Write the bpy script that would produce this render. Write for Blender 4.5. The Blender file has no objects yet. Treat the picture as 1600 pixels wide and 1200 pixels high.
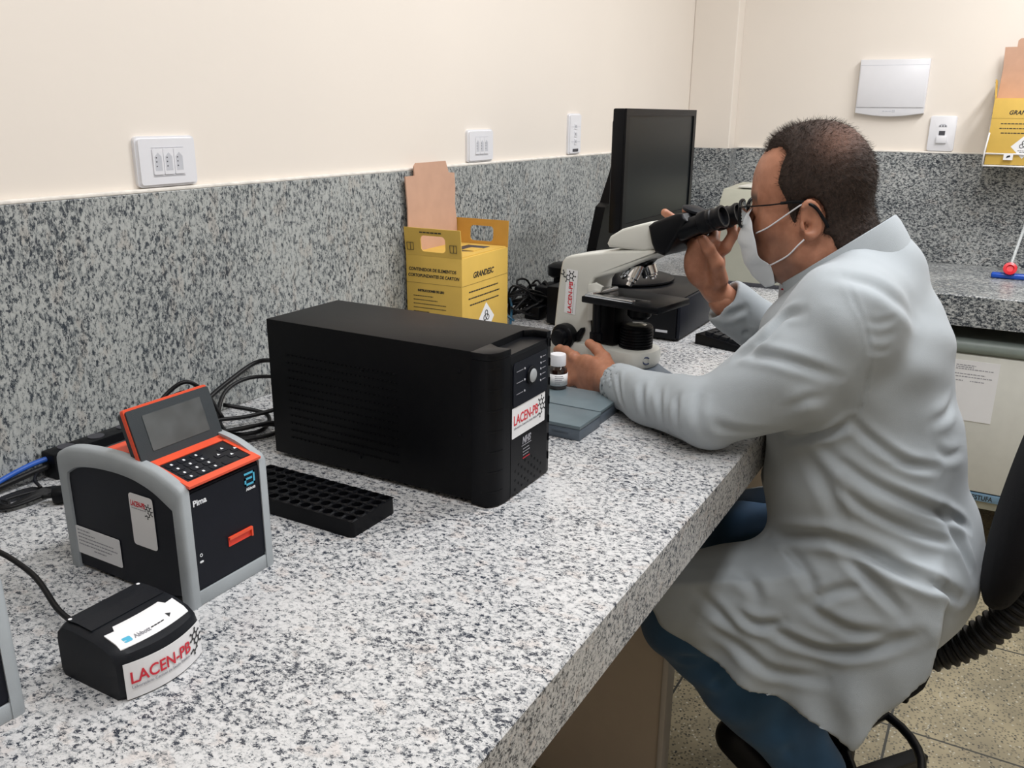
import bpy, bmesh, math, random
import numpy as np
from mathutils import Vector, Matrix, Euler
C = bpy.context.scene.collection
CT = 0.90            # height of the worktop

# ---------------------------------------------------------------- camera
cam_d = bpy.data.cameras.new('camera'); cam = bpy.data.objects.new('camera', cam_d); C.objects.link(cam)
F_PX = 1363.25
cam_d.sensor_fit = 'HORIZONTAL'; cam_d.sensor_width = 36.0; cam_d.lens = 36.0 * F_PX / 1600.0
cam_d.clip_start = 0.02
R = Matrix(((0.49462384, 0.25310591, -0.8314353), (-0.86906378, 0.15359777, -0.47025085), (0.00868334, 0.95516759, 0.2959383)))
cam.matrix_world = Matrix.Translation((0, -1.2, CT + 0.516)) @ R.to_4x4()
bpy.context.scene.camera = cam

# ---------------------------------------------------------------- light
world = bpy.data.worlds.new('room_air'); bpy.context.scene.world = world; world.use_nodes = True
world.node_tree.nodes['Background'].inputs[0].default_value = (0.85, 0.92, 1.0, 1)
world.node_tree.nodes['Background'].inputs[1].default_value = 0.15
def area(name, loc, sx, sy, power, col=(0.97, 0.98, 1.0), rot=(0, 0, 0)):
    l = bpy.data.lights.new(name, 'AREA'); l.shape = 'RECTANGLE'; l.size = sx; l.size_y = sy; l.energy = power; l.color = col
    o = bpy.data.objects.new(name, l); o.location = loc; o.rotation_euler = rot; C.objects.link(o)
    return o
LAMPS = [(0.35, -1.15, 22), (1.75, -1.15, 24), (2.65, -1.7, 39), (0.6, -2.9, 12)]
for x, y, p in LAMPS:
    area('ceiling_lamp_light', (x, y, 2.66), 1.2, 0.28, p)
vs = bpy.context.scene.view_settings
vs.view_transform = 'Standard'; vs.look = 'None'; vs.gamma = 1.0; vs.exposure = -0.18; vs.use_curve_mapping = False

# ---------------------------------------------------------------- materials
def new_mat(name):
    m = bpy.data.materials.new(name); m.use_nodes = True
    nt = m.node_tree
    return m, nt, nt.nodes['Principled BSDF']
def N(nt, t, **kw):
    n = nt.nodes.new(t)
    for k, v in kw.items():
        if k in n.inputs: n.inputs[k].default_value = v
        else: setattr(n, k, v)
    return n
def mat(name, col, rough=0.5, metal=0.0, var=0.06, scale=30, bump=0.0, bscale=300, spec=0.5, trans=0.0, coat=0.0, detail=2):
    m, nt, b = new_mat(name)
    b.inputs['Roughness'].default_value = rough; b.inputs['Metallic'].default_value = metal
    b.inputs['Specular IOR Level'].default_value = spec
    b.inputs['Transmission Weight'].default_value = trans
    b.inputs['Coat Weight'].default_value = coat
    tc = N(nt, 'ShaderNodeTexCoord')
    n = N(nt, 'ShaderNodeTexNoise', Scale=scale, Detail=detail)
    nt.links.new(tc.outputs['Object'], n.inputs['Vector'])
    r = N(nt, 'ShaderNodeValToRGB')
    r.color_ramp.elements[0].position = 0.3; r.color_ramp.elements[1].position = 0.7
    r.color_ramp.elements[0].color = tuple(c * (1 - var) for c in col) + (1,)
    r.color_ramp.elements[1].color = tuple(min(1, c * (1 + var)) for c in col) + (1,)
    nt.links.new(n.outputs[0], r.inputs[0]); nt.links.new(r.outputs[0], b.inputs['Base Color'])
    if bump:
        n2 = N(nt, 'ShaderNodeTexNoise', Scale=bscale, Detail=3)
        nt.links.new(tc.outputs['Object'], n2.inputs['Vector'])
        bp = N(nt, 'ShaderNodeBump', Strength=bump, Distance=0.002)
        nt.links.new(n2.outputs[0], bp.inputs['Height']); nt.links.new(bp.outputs[0], b.inputs['Normal'])
    return m
def granite(name, scl, rot, light, mid, dark, rough, p_dark=0.22, p_mid=0.48):
    m, nt, b = new_mat(name)
    tc = N(nt, 'ShaderNodeTexCoord'); mp = N(nt, 'ShaderNodeMapping')
    mp.inputs['Scale'].default_value = scl; mp.inputs['Rotation'].default_value = rot
    nt.links.new(tc.outputs['Object'], mp.inputs[0])
    def math_(op, x, y):
        n = N(nt, 'ShaderNodeMath', operation=op)
        for i, s in enumerate((x, y)):
            if isinstance(s, (int, float)): n.inputs[i].default_value = s
            else: nt.links.new(s, n.inputs[i])
        return n.outputs[0]
    # wobble the coordinates so that the grains are not round cells
    wn = N(nt, 'ShaderNodeTexNoise', Scale=260, Detail=3, Roughness=0.7); nt.links.new(mp.outputs[0], wn.inputs['Vector'])
    vm = N(nt, 'ShaderNodeVectorMath', operation='SUBTRACT'); nt.links.new(wn.outputs['Color'], vm.inputs[0]); vm.inputs[1].default_value = (.5, .5, .5)
    vs2 = N(nt, 'ShaderNodeVectorMath', operation='SCALE'); nt.links.new(vm.outputs[0], vs2.inputs[0]); vs2.inputs['Scale'].default_value = 0.011
    va = N(nt, 'ShaderNodeVectorMath', operation='ADD'); nt.links.new(mp.outputs[0], va.inputs[0]); nt.links.new(vs2.outputs[0], va.inputs[1])
    def cells(scale):
        v = N(nt, 'ShaderNodeTexVoronoi', Scale=scale); nt.links.new(va.outputs[0], v.inputs['Vector'])
        s = N(nt, 'ShaderNodeSeparateColor'); nt.links.new(v.outputs['Color'], s.inputs[0]); return s.outputs
    def noise(s, d):
        n = N(nt, 'ShaderNodeTexNoise', Scale=s, Detail=d); nt.links.new(mp.outputs[0], n.inputs['Vector']); return n.outputs[0]
    c1 = cells(430); c2 = cells(270)
    clump = math_('ADD', math_('MULTIPLY', math_('SUBTRACT', noise(150, 3), .5), 1.05), math_('MULTIPLY', math_('SUBTRACT', noise(9, 1), .5), .40))
    val = math_('ADD', math_('ADD', math_('MULTIPLY', c1[0], .62), math_('MULTIPLY', c2[1], .38)), clump)
    r = N(nt, 'ShaderNodeValToRGB'); e = r.color_ramp.elements
    K = lambda c, k=1.0: tuple(min(1, x * k) for x in c) + (1,)
    e[0].position = p_dark - .02; e[0].color = K(dark)
    e[1].position = p_dark + .03; e[1].color = K(mid, .65)
    q = e.new(p_mid - .08); q.color = K(mid)
    q = e.new(p_mid + .01); q.color = K(light, .86)
    q = e.new(p_mid + .22); q.color = K(light)
    q = e.new(.98); q.color = K(light, 1.08)
    nt.links.new(val, r.inputs[0])
    pk = N(nt, 'ShaderNodeValToRGB'); pk.color_ramp.elements[0].position = .60; pk.color_ramp.elements[1].position = .66; nt.links.new(noise(42, 2), pk.inputs[0])
    pf = math_('MULTIPLY', pk.outputs[0], .35)
    x = N(nt, 'ShaderNodeMix', data_type='RGBA', blend_type='MULTIPLY'); nt.links.new(pf, x.inputs['Factor']); nt.links.new(r.outputs[0], x.inputs[6]); x.inputs[7].default_value = (1.0, .86, .78, 1)
    nt.links.new(x.outputs[2], b.inputs['Base Color'])
    b.inputs['Roughness'].default_value = rough
    return m
M = {}
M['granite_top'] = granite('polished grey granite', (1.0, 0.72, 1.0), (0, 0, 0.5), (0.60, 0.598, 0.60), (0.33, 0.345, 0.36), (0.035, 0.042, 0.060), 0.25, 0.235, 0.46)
M['granite_wall_shaded'] = granite('grey granite upright slab with shade in colour', (1.0, 1.0, 0.5), (0, 0.15, 0), (0.42, 0.435, 0.42), (0.20, 0.22, 0.225), (0.035, 0.044, 0.056), 0.35, 0.25, 0.48)  # same stone as the worktop, colours darkened to put in the upright's shade
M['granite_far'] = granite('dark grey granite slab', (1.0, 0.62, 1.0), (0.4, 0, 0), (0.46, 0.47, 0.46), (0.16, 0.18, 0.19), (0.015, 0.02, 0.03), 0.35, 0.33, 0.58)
M['wall'] = mat('cream wall paint', (0.80, 0.735, 0.66), 0.6, var=0.012, scale=3, bump=0.12, bscale=60)
M['ceil'] = mat('white ceiling paint', (0.8, 0.78, 0.74), 0.8, var=0.01)
M['grout'] = mat('white grout', (0.78, 0.74, 0.68), 0.8, var=0.1, scale=60, bump=0.3)
M['white'] = mat('white plastic', (0.76, 0.76, 0.79), 0.32, var=0.01)
M['slot'] = mat('dark grey slot', (0.05, 0.05, 0.06), 0.5)
M['greyslot'] = mat('light grey recess', (0.55, 0.56, 0.60), 0.5)
M['black'] = mat('black powder coated steel', (0.003, 0.0033, 0.0042), 0.42, bump=0.15, bscale=900, spec=0.13)
M['blackp'] = mat('black plastic', (0.004, 0.0044, 0.0058), 0.36, bump=0.05, bscale=600, spec=0.16)
M['darkg'] = mat('charcoal plastic', (0.009, 0.0105, 0.014), 0.45, bump=0.12, bscale=1200, spec=.2)
M['navyp'] = mat('dark blue black plastic', (0.006, 0.0075, 0.013), 0.42, bump=0.1, bscale=1200, spec=.18)
M['greyp'] = mat('mid grey rubberised plastic', (0.34, 0.37, 0.39), 0.5, bump=0.15, bscale=1200)
M['orange'] = mat('orange plastic', (0.80, 0.085, 0.03), 0.4)
M['orange_slot'] = mat('bright orange slot', (0.85, 0.05, 0.02), 0.45)
M['cream'] = mat('off white enamel', (0.64, 0.64, 0.59), 0.3, var=0.02)
M['beige'] = mat('pale green grey enamel', (0.40, 0.40, 0.33), 0.5, var=0.03)
M['chrome'] = mat('polished steel', (0.75, 0.76, 0.78), 0.18, metal=1.0)
M['paper'] = mat('white label paper', (0.80, 0.80, 0.81), 0.5, var=0.01)
M['red'] = mat('red print', (0.62, 0.02, 0.04), 0.5)
M['ink'] = mat('black print', (0.015, 0.018, 0.02), 0.6)
M['greyink'] = mat('grey print', (0.30, 0.30, 0.33), 0.6)
M['whiteink'] = mat('white print', (0.8, 0.82, 0.85), 0.5)
M['blueink'] = mat('light blue print', (0.07, 0.42, 0.62), 0.5)
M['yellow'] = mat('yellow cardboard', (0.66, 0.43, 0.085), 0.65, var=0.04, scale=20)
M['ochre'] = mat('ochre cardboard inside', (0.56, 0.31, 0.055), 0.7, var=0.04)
M['kraft'] = mat('pinkish kraft cardboard', (0.56, 0.34, 0.24), 0.75, var=0.04)
M['screen'] = mat('dark monitor glass', (0.006, 0.008, 0.009), 0.30, var=0.05, spec=0.16)
M['lcd'] = mat('grey lcd glass', (0.085, 0.095, 0.10), 0.08, var=0.3, scale=25, coat=1.0)
M['slate'] = mat('slate grey plastic', (0.13, 0.17, 0.19), 0.4, bump=0.1, bscale=900)
M['slated'] = mat('blue grey foot', (0.10, 0.125, 0.155), 0.45)
M['cable'] = mat('black cable rubber', (0.005, 0.005, 0.006), 0.45, spec=.3)
M['bluecable'] = mat('blue network cable', (0.02, 0.10, 0.45), 0.4)
M['tealcable'] = mat('teal blue cable', (0.02, 0.09, 0.16), 0.4)
M['amber'] = mat('dark amber glass', (0.018, 0.008, 0.006), 0.08, coat=1.0)
M['rubber'] = mat('ribbed black rubber', (0.007, 0.007, 0.008), 0.5, spec=.35)
M['chairfab'] = mat('black chair fabric', (0.010, 0.010, 0.012), 0.9, spec=.15, bump=0.4, bscale=900)
M['blueplastic'] = mat('blue plastic', (0.01, 0.07, 0.42), 0.25)
M['redplastic'] = mat('red plastic', (0.65, 0.01, 0.02), 0.3)
M['clear'] = mat('clear rod', (0.75, 0.78, 0.78), 0.1, trans=0.6)
M['bluelabel'] = mat('steel blue label', (0.16, 0.27, 0.38), 0.5)
M['green'] = mat('grey green enamel', (0.27, 0.32, 0.30), 0.4)
M['beigepaint'] = mat('beige cabinet board', (0.46, 0.385, 0.31), 0.5, var=0.02)
M['stonegrey'] = mat('pale board edge', (0.50, 0.46, 0.42), 0.5, var=0.02)
M['wire'] = mat('white coated wire', (0.8, 0.78, 0.76), 0.35)

def terrazzo():
    m, nt, b = new_mat('beige terrazzo tiles')
    tc = N(nt, 'ShaderNodeTexCoord')
    def noise(s, d):
        n = N(nt, 'ShaderNodeTexNoise', Scale=s, Detail=d); nt.links.new(tc.outputs['Object'], n.inputs['Vector']); return n.outputs[0]
    r = N(nt, 'ShaderNodeValToRGB'); nt.links.new(noise(7, 3), r.inputs[0])
    r.color_ramp.elements[0].color = (0.26, 0.225, 0.15, 1); r.color_ramp.elements[0].position = .35
    r.color_ramp.elements[1].color = (0.40, 0.34, 0.22, 1); r.color_ramp.elements[1].position = .7
    v = N(nt, 'ShaderNodeTexVoronoi', Scale=150); nt.links.new(tc.outputs['Object'], v.inputs['Vector'])
    sep = N(nt, 'ShaderNodeSeparateColor'); nt.links.new(v.outputs['Color'], sep.inputs[0])
    last = r.outputs[0]
    for ch, p, col in ((0, 0.80, (0.50, 0.47, 0.38)), (1, 0.72, (0.06, 0.058, 0.05)), (2, 0.7, (0.17, 0.15, 0.105))):
        t = N(nt, 'ShaderNodeMath', operation='GREATER_THAN'); t.inputs[1].default_value = p; nt.links.new(sep.outputs[ch], t.inputs[0])
        d = N(nt, 'ShaderNodeMath', operation='LESS_THAN'); d.inputs[1].default_value = 0.42; nt.links.new(v.outputs['Distance'], d.inputs[0])
        f = N(nt, 'ShaderNodeMath', operation='MULTIPLY'); nt.links.new(t.outputs[0], f.inputs[0]); nt.links.new(d.outputs[0], f.inputs[1])
        x = N(nt, 'ShaderNodeMix', data_type='RGBA'); nt.links.new(f.outputs[0], x.inputs['Factor']); nt.links.new(last, x.inputs[6]); x.inputs[7].default_value = col + (1,)
        last = x.outputs[2]
    sx = N(nt, 'ShaderNodeSeparateXYZ'); nt.links.new(tc.outputs['Object'], sx.inputs[0])
    jo = None
    for k, off in ((0, 2.01), (1, -1.13)):
        a = N(nt, 'ShaderNodeMath', operation='SUBTRACT'); a.inputs[1].default_value = off - 10; nt.links.new(sx.outputs[k], a.inputs[0])
        mo = N(nt, 'ShaderNodeMath', operation='MODULO'); mo.inputs[1].default_value = 0.5; nt.links.new(a.outputs[0], mo.inputs[0])
        lt = N(nt, 'ShaderNodeMath', operation='LESS_THAN'); lt.inputs[1].default_value = 0.006; nt.links.new(mo.outputs[0], lt.inputs[0])
        if jo is None: jo = lt.outputs[0]
        else:
            mx = N(nt, 'ShaderNodeMath', operation='MAXIMUM'); nt.links.new(jo, mx.inputs[0]); nt.links.new(lt.outputs[0], mx.inputs[1]); jo = mx.outputs[0]
    x = N(nt, 'ShaderNodeMix', data_type='RGBA'); nt.links.new(jo, x.inputs['Factor']); nt.links.new(last, x.inputs[6]); x.inputs[7].default_value = (0.05, 0.05, 0.045, 1)
    nt.links.new(x.outputs[2], b.inputs['Base Color']); b.inputs['Roughness'].default_value = 0.35
    return m
M['floor'] = terrazzo()

# ---------------------------------------------------------------- mesh helpers
def link(o, parent=None):
    C.objects.link(o)
    if parent is not None: o.parent = parent
    return o
def obj(name, bm, m, parent=None, smooth=False, mats=None):
    me = bpy.data.meshes.new(name); bm.to_mesh(me); bm.free()
    for x in (mats or [m]): me.materials.append(M[x] if isinstance(x, str) else x)
    if smooth:
        for p in me.polygons: p.use_smooth = True
        if smooth == 'auto':
            me.set_sharp_from_angle(angle=math.radians(38))
    o = bpy.data.objects.new(name, me)
    return link(o, parent)
def tag(o, label, cat, group=None, kind=None):
    if label: o['label'] = label
    if cat: o['category'] = cat
    if group: o['group'] = group
    if kind: o['kind'] = kind
    return o
def thing(name, label, cat, loc=(0, 0, 0), rotz=0, group=None):
    o = bpy.data.objects.new(name, None); o.location = loc; o.rotation_euler = (0, 0, rotz); o.empty_display_size = 0.05
    link(o); return tag(o, label, cat, group)
def B(): return bmesh.new()
def box(bm, x0, x1, y0, y1, z0, z1, bev=0.0, seg=2, mi=0, mtx=None):
    r = bmesh.ops.create_cube(bm, size=1.0); vs_ = r['verts']
    for v in vs_:
        v.co = Vector((x0 + (v.co.x + .5) * (x1 - x0), y0 + (v.co.y + .5) * (y1 - y0), z0 + (v.co.z + .5) * (z1 - z0)))
    fs = set(f for v in vs_ for f in v.link_faces)
    if bev > 0:
        es = list(set(e for v in vs_ for e in v.link_edges))
        rr = bmesh.ops.bevel(bm, geom=es, offset=bev, segments=seg, profile=0.5, affect='EDGES')
        fs = set(rr['faces']) | set(f for f in fs if f.is_valid)
        vs_ = list(set(v for f in fs for v in f.verts))
    for f in fs: f.material_index = mi
    if mtx is not None: bmesh.ops.transform(bm, matrix=mtx, verts=vs_)
    return vs_
def box_o(name, m, parent, *a, bev=0.002, seg=2, **k):
    bm = B(); box(bm, *a, bev=bev, seg=seg); return obj(name, bm, m, parent, smooth='auto', **k)
def loft(bm, rings, closed=True, cap=True, mi=0):
    R_ = [[bm.verts.new(p) for p in r] for r in rings]; n = len(rings[0])
    for a, b in zip(R_[:-1], R_[1:]):
        for i in range(n if closed else n - 1):
            j = (i + 1) % n
            f = bm.faces.new((a[i], a[j], b[j], b[i])); f.material_index = mi
    if cap and closed:
        f = bm.faces.new(list(reversed(R_[0]))); f.material_index = mi
        f = bm.faces.new(R_[-1]); f.material_index = mi
    return R_
def prism(bm, pts, axis, a0, a1, bev=0.0, seg=2, mi=0):
    """polygon in the two other axes, extruded along axis (0,1,2)"""
    def mk(p, a):
        if axis == 0: return (a, p[0], p[1])
        if axis == 1: return (p[0], a, p[1])
        return (p[0], p[1], a)
    n = len(pts)
    A = [bm.verts.new(mk(p, a0)) for p in pts]; Bv = [bm.verts.new(mk(p, a1)) for p in pts]
    fa = bm.faces.new(A); fb = bm.faces.new(list(reversed(Bv)))
    fs = [fa, fb]
    for i in range(n):
        j = (i + 1) % n; fs.append(bm.faces.new((A[j], A[i], Bv[i], Bv[j])))
    bmesh.ops.recalc_face_normals(bm, faces=fs)
    if bev > 0:
        es = list(set(list(fa.edges) + list(fb.edges)))
        bmesh.ops.bevel(bm, geom=es, offset=bev, segments=seg, profile=0.5, affect='EDGES')
    return A + Bv
def catmull(pts, sub=6, closed=False):
    P = [Vector(p) for p in pts]; out = []; n = len(P)
    rng = range(n) if closed else range(n - 1)
    for i in rng:
        p0 = P[(i - 1) % n] if (closed or i > 0) else P[0] * 2 - P[1]
        p1 = P[i]; p2 = P[(i + 1) % n]
        p3 = P[(i + 2) % n] if (closed or i + 2 < n) else P[-1] * 2 - P[-2]
        for k in range(sub):
            t = k / sub
            out.append(0.5 * ((2 * p1) + (-p0 + p2) * t + (2 * p0 - 5 * p1 + 4 * p2 - p3) * t * t + (-p0 + 3 * p1 - 3 * p2 + p3) * t ** 3))
    if not closed: out.append(P[-1])
    return out
def tube(bm, pts, rad, segs=8, sub=6, closed=False, cap=True, mi=0, flat=1.0):
    P = catmull(pts, sub, closed) if sub > 1 else [Vector(p) for p in pts]
    n = len(P); rings = []
    up = Vector((0, 0, 1)); prev = None
    for i, p in enumerate(P):
        if closed: t = (P[(i + 1) % n] - P[(i - 1) % n])
        else: t = (P[min(i + 1, n - 1)] - P[max(i - 1, 0)])
        if t.length < 1e-9: t = Vector((1, 0, 0))
        t.normalize()
        if prev is None:
            a = t.cross(up)
            if a.length < 0.1: a = t.cross(Vector((1, 0, 0)))
        else:
            a = prev - t * prev.dot(t)
        a.normalize(); prev = a; b = t.cross(a)
        r = rad(i / (n - 1)) if callable(rad) else rad
        rings.append([p + a * r * math.cos(2 * math.pi * k / segs) + b * r * flat * math.sin(2 * math.pi * k / segs) for k in range(segs)])
    if closed:
        rings.append(rings[0]); loft(bm, rings, cap=False)
        bmesh.ops.remove_doubles(bm, verts=bm.verts, dist=1e-6)
    else: loft(bm, rings, cap=cap, mi=mi)
def lathe(bm, prof, segs=32, mtx=None, mi=0):
    """prof: (r, z) from bottom to top, closed with caps"""
    rings = [[Vector((r * math.cos(2 * math.pi * k / segs), r * math.sin(2 * math.pi * k / segs), z)) for k in range(segs)] for r, z in prof]
    if mtx is not None: rings = [[mtx @ p for p in r] for r in rings]
    return loft(bm, rings, mi=mi)
def axis_mtx(a, b):
    """matrix taking +Z to the direction a->b, origin at a"""
    a = Vector(a); b = Vector(b)
    return Matrix.Translation(a) @ (b - a).to_track_quat('Z', 'Y').to_matrix().to_4x4()
class Fr:
    """a flat frame: origin, right, up; n looks out of the surface"""
    def __init__(s, o, r, u):
        s.o = Vector(o); s.r = Vector(r).normalized(); s.u = Vector(u); s.u = (s.u - s.r * s.u.dot(s.r)).normalized(); s.n = s.r.cross(s.u)
    def p(s, a, b, c=0.0): return s.o + s.r * a + s.u * b + s.n * c
    def mtx(s, a=0, b=0, c=0):
        m = Matrix((s.r, s.u, s.n)).transposed().to_4x4(); m.translation = s.p(a, b, c); return m
def fquad(bm, fr, a0, a1, b0, b1, c, t=0.0003):
    vs_ = box(bm, a0, a1, b0, b1, c - t, c, mtx=fr.mtx()); return vs_
def flines(bm, fr, rows, c, h=0.0012):
    """rows of blurred small print: (x0, x1, y)"""
    rnd = random.Random(5)
    for x0, x1, y in rows:
        x = x0
        while x < x1:
            w = h * rnd.uniform(1.2, 3.6); fquad(bm, fr, x, min(x + w, x1), y, y + h, c); x += w + h * .7
def text(name, s, fr, a, b, c, size, m, parent, squeeze=1.0, bold=0.0, shear=0.0, align='LEFT'):
    cu = bpy.data.curves.new(name, 'FONT'); cu.body = s; cu.size = size; cu.extrude = 0.00015; cu.offset = bold; cu.shear = shear; cu.align_x = align
    cu.resolution_u = 3
    t = bpy.data.objects.new(name, cu); C.objects.link(t)
    bpy.context.view_layer.update()
    me = bpy.data.meshes.new_from_object(t.evaluated_get(bpy.context.evaluated_depsgraph_get()))
    bpy.data.objects.remove(t); bpy.data.curves.remove(cu)
    me.transform(Matrix.Diagonal((squeeze, 1, 1, 1))); me.transform(fr.mtx(a, b, c + 0.0002))
    me.materials.clear(); me.materials.append(M[m])
    o = bpy.data.objects.new(name, me); return link(o, parent)
def rounded(w, h, r, n=5, x0=0, y0=0):
    pts = []
    for cx, cy, a0 in ((w - r, h - r, 0), (r, h - r, 90), (r, r, 180), (w - r, r, 270)):
        for k in range(n + 1):
            a = math.radians(a0 + 90 * k / n); pts.append((x0 + cx + r * math.cos(a), y0 + cy + r * math.sin(a)))
    return pts
def fpoly(bm, fr, pts, c0, c1):
    n = len(pts)
    A = [bm.verts.new(fr.p(p[0], p[1], c0)) for p in pts]; Bv = [bm.verts.new(fr.p(p[0], p[1], c1)) for p in pts]
    fs = [bm.faces.new(list(reversed(A))), bm.faces.new(Bv)]
    for i in range(n):
        j = (i + 1) % n; fs.append(bm.faces.new((A[i], A[j], Bv[j], Bv[i])))
def molecule(bm, fr, ox, oy, s, c, rot=0.0):
    """the dotted hexagon molecule mark printed beside the lab's name; s = bond length"""
    def hexa(cx, cy): return [(cx + s * math.cos(math.radians(60 * k + 30)), cy + s * math.sin(math.radians(60 * k + 30))) for k in range(6)]
    h1 = hexa(0, 0); h2 = hexa(s * math.sqrt(3), 0)
    bonds = [(h1[i], h1[(i + 1) % 6]) for i in range(6)] + [(h2[i], h2[(i + 1) % 6]) for i in range(6)]
    ex = [(h1[2], (h1[2][0] - s * .8, h1[2][1] + s * .5)), (h1[3], (h1[3][0] - s * .8, h1[3][1] - s * .5)), (h1[1], (h1[1][0], h1[1][1] + s * .9)), (h2[1], (h2[1][0], h2[1][1] + s * .9)), (h2[0], (h2[0][0] + s * .8, h2[0][1] + s * .5)),
          (h2[5], (h2[5][0] + s * .8, h2[5][1] - s * .5)), (h1[4], (h1[4][0], h1[4][1] - s * .9))]
    e = ex[5][1]; ex += [(e, (e[0], e[1] - s)), ((e[0], e[1] - s), (e[0] + s * .7, e[1] - s * 1.5)), ((e[0], e[1] - s), (e[0] - s * .7, e[1] - s * 1.5)), ((e[0] - s * .7, e[1] - s * 1.5), (e[0] - s * .7, e[1] - s * 2.4))]
    ca, sa = math.cos(rot), math.sin(rot)
    T = lambda p: (ox + p[0] * ca - p[1] * sa, oy + p[0] * sa + p[1] * ca)
    pts = set()
    for a, b in bonds + ex:
        A = Vector(T(a)); Bq = Vector(T(b)); d = (Bq - A).normalized() * s * 0.15; q = Vector((-d.y, d.x))
        fpoly(bm, fr, [(A + q)[:], (A - q)[:], (Bq - q)[:], (Bq + q)[:]], c, c + 0.0002)
        pts.add((round(a[0], 6), round(a[1], 6))); pts.add((round(b[0], 6), round(b[1], 6)))
    for p in pts:
        x, y = T(p); fpoly(bm, fr, [(x + s * .31 * math.cos(math.radians(45 * k)), y + s * .31 * math.sin(math.radians(45 * k))) for k in range(8)], c, c + 0.0003)
def lab_sticker(parent, fr, w, h, name='sticker', sub=True, squeeze=None, mol=None):
    bm = B(); fpoly(bm, fr, rounded(w, h, min(w, h) * .03, 2), 0, 0.0003)
    st = obj(name, bm, 'paper', parent)
    sz = h * 0.46
    t = text('lettering', 'LACEN-PB', fr, w * 0.04, h * 0.42, 0.0003, sz, 'red', st, bold=sz * 0.012)
    xs = [v.co for v in t.data.vertices]; ww = max((x - fr.p(w * 0.04, 0)).dot(fr.r) for x in xs)
    k = (w * 0.74) / ww
    o0 = fr.p(w * 0.04, 0)
    for v in t.data.vertices: v.co += fr.r * ((v.co - o0).dot(fr.r) * (k - 1))
    if sub:
        t2 = text('small_lettering', 'Laboratório Central de Saúde Pública', fr, w * 0.05, h * 0.28, 0.0003, h * 0.105, 'greyink', st)
        ww = max((v.co - fr.p(w * 0.05, 0)).dot(fr.r) for v in t2.data.vertices); k = (w * 0.70) / ww; o0 = fr.p(w * 0.05, 0)
        for v in t2.data.vertices: v.co += fr.r * ((v.co - o0).dot(fr.r) * (k - 1))
    bm = B(); molecule(bm, fr, w * 0.875, h * 0.72, h * 0.105, 0.0003, -1.15); obj('logo', bm, 'ink', st)
    return st
def copy_tree(o, parent=None):
    c = o.copy(); C.objects.link(c); c.parent = parent
    for ch in list(o.children): copy_tree(ch, c)
    return c

# ---------------------------------------------------------------- the setting
def struct(name, bm, m, mats=None):
    o = obj(name, bm, m, mats=mats); o['kind'] = 'structure'; return o
X0, X1, YB = -1.5, 3.53, -4.2
bm = B(); box(bm, X0, X1 + 0.3, YB, 0.1, -0.1, 0); struct('floor', bm, 'floor')
bm = B(); box(bm, X0 - .1, X1 + 0.4, YB - .1, 0.1, 2.70, 2.8); struct('ceiling', bm, 'ceil')
bm = B(); box(bm, X0 - .1, X1 + 0.4, 0, 0.12, 0, 2.70); struct('wall_back', bm, 'wall')
bm = B(); box(bm, 3.62, 3.74, YB, 0, 0, 2.70); struct('wall_right', bm, 'wall')
bm = B(); box(bm, X0 - .12, X0, YB, 0, 0, 2.70); struct('wall_left', bm, 'wall')
bm = B(); box(bm, X0 - .1, X1 + 0.4, YB - .12, YB, 0, 2.70); struct('wall_front', bm, 'wall')
bm = B(); box(bm, 3.54, 3.62, -0.175, 0, 0, 2.70, bev=0.004); struct('wall_pillar', bm, 'wall')
# granite upstands, with the bead of white grout on top
UP = CT + 0.392
bm = B(); box(bm, X0, 3.54, -0.014, 0, CT, UP, bev=0.001); tag(struct('trim_1', bm, 'granite_wall_shaded'), 'speckled grey granite upstand along the long cream wall', None)
bm = B(); box(bm, X0, 3.54, -0.011, 0.0, UP, UP + 0.006, bev=0.002); struct('trim_2', bm, 'grout')
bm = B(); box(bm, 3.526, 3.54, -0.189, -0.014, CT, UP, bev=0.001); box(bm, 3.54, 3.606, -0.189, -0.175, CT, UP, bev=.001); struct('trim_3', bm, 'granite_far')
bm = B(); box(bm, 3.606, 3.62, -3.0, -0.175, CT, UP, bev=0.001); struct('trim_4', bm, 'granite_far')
bm = B(); box(bm, 3.606, 3.62, -3.0, -0.19, UP, UP + 0.006, bev=0.002); struct('trim_5', bm, 'grout')

# worktops: long run and the far return
def worktop():
    bm = B(); prism(bm, [(-0.883, CT - .075), (-0.883, CT - .003), (-0.880, CT), (-0.014, CT), (-0.014, CT - .022), (-0.860, CT - .022), (-0.860, CT - .075)], 0, X0, 2.956)
    box(bm, 2.956, 3.606, -0.883, -0.014, CT - .022, CT)
    return tag(obj('worktop', bm, 'granite_top', smooth='auto'), 'long speckled grey granite worktop with thick front edge below the upstand', 'worktop')
worktop()
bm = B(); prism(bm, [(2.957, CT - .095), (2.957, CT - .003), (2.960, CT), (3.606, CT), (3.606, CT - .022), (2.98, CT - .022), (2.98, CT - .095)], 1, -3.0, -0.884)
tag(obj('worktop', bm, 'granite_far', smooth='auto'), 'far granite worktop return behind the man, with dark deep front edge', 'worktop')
# board supports under the worktop
def support(x, y0, lab):
    t = thing('support_panel', lab, 'panel', (x, y0, 0))
    box_o('board', 'beigepaint', t, 0, 0.036, 0.012, -0.014 - y0 - .02, 0.0, CT - 0.0765, bev=.001)
    box_o('edge_strip', 'stonegrey', t, -0.004, 0.04, 0, 0.012, 0.0, CT - 0.0765, bev=.002)
support(1.455, -0.742, 'beige upright board holding the worktop beside the blue jeans')
support(2.80, -0.80, 'beige upright board under the worktop behind the man')
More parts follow.
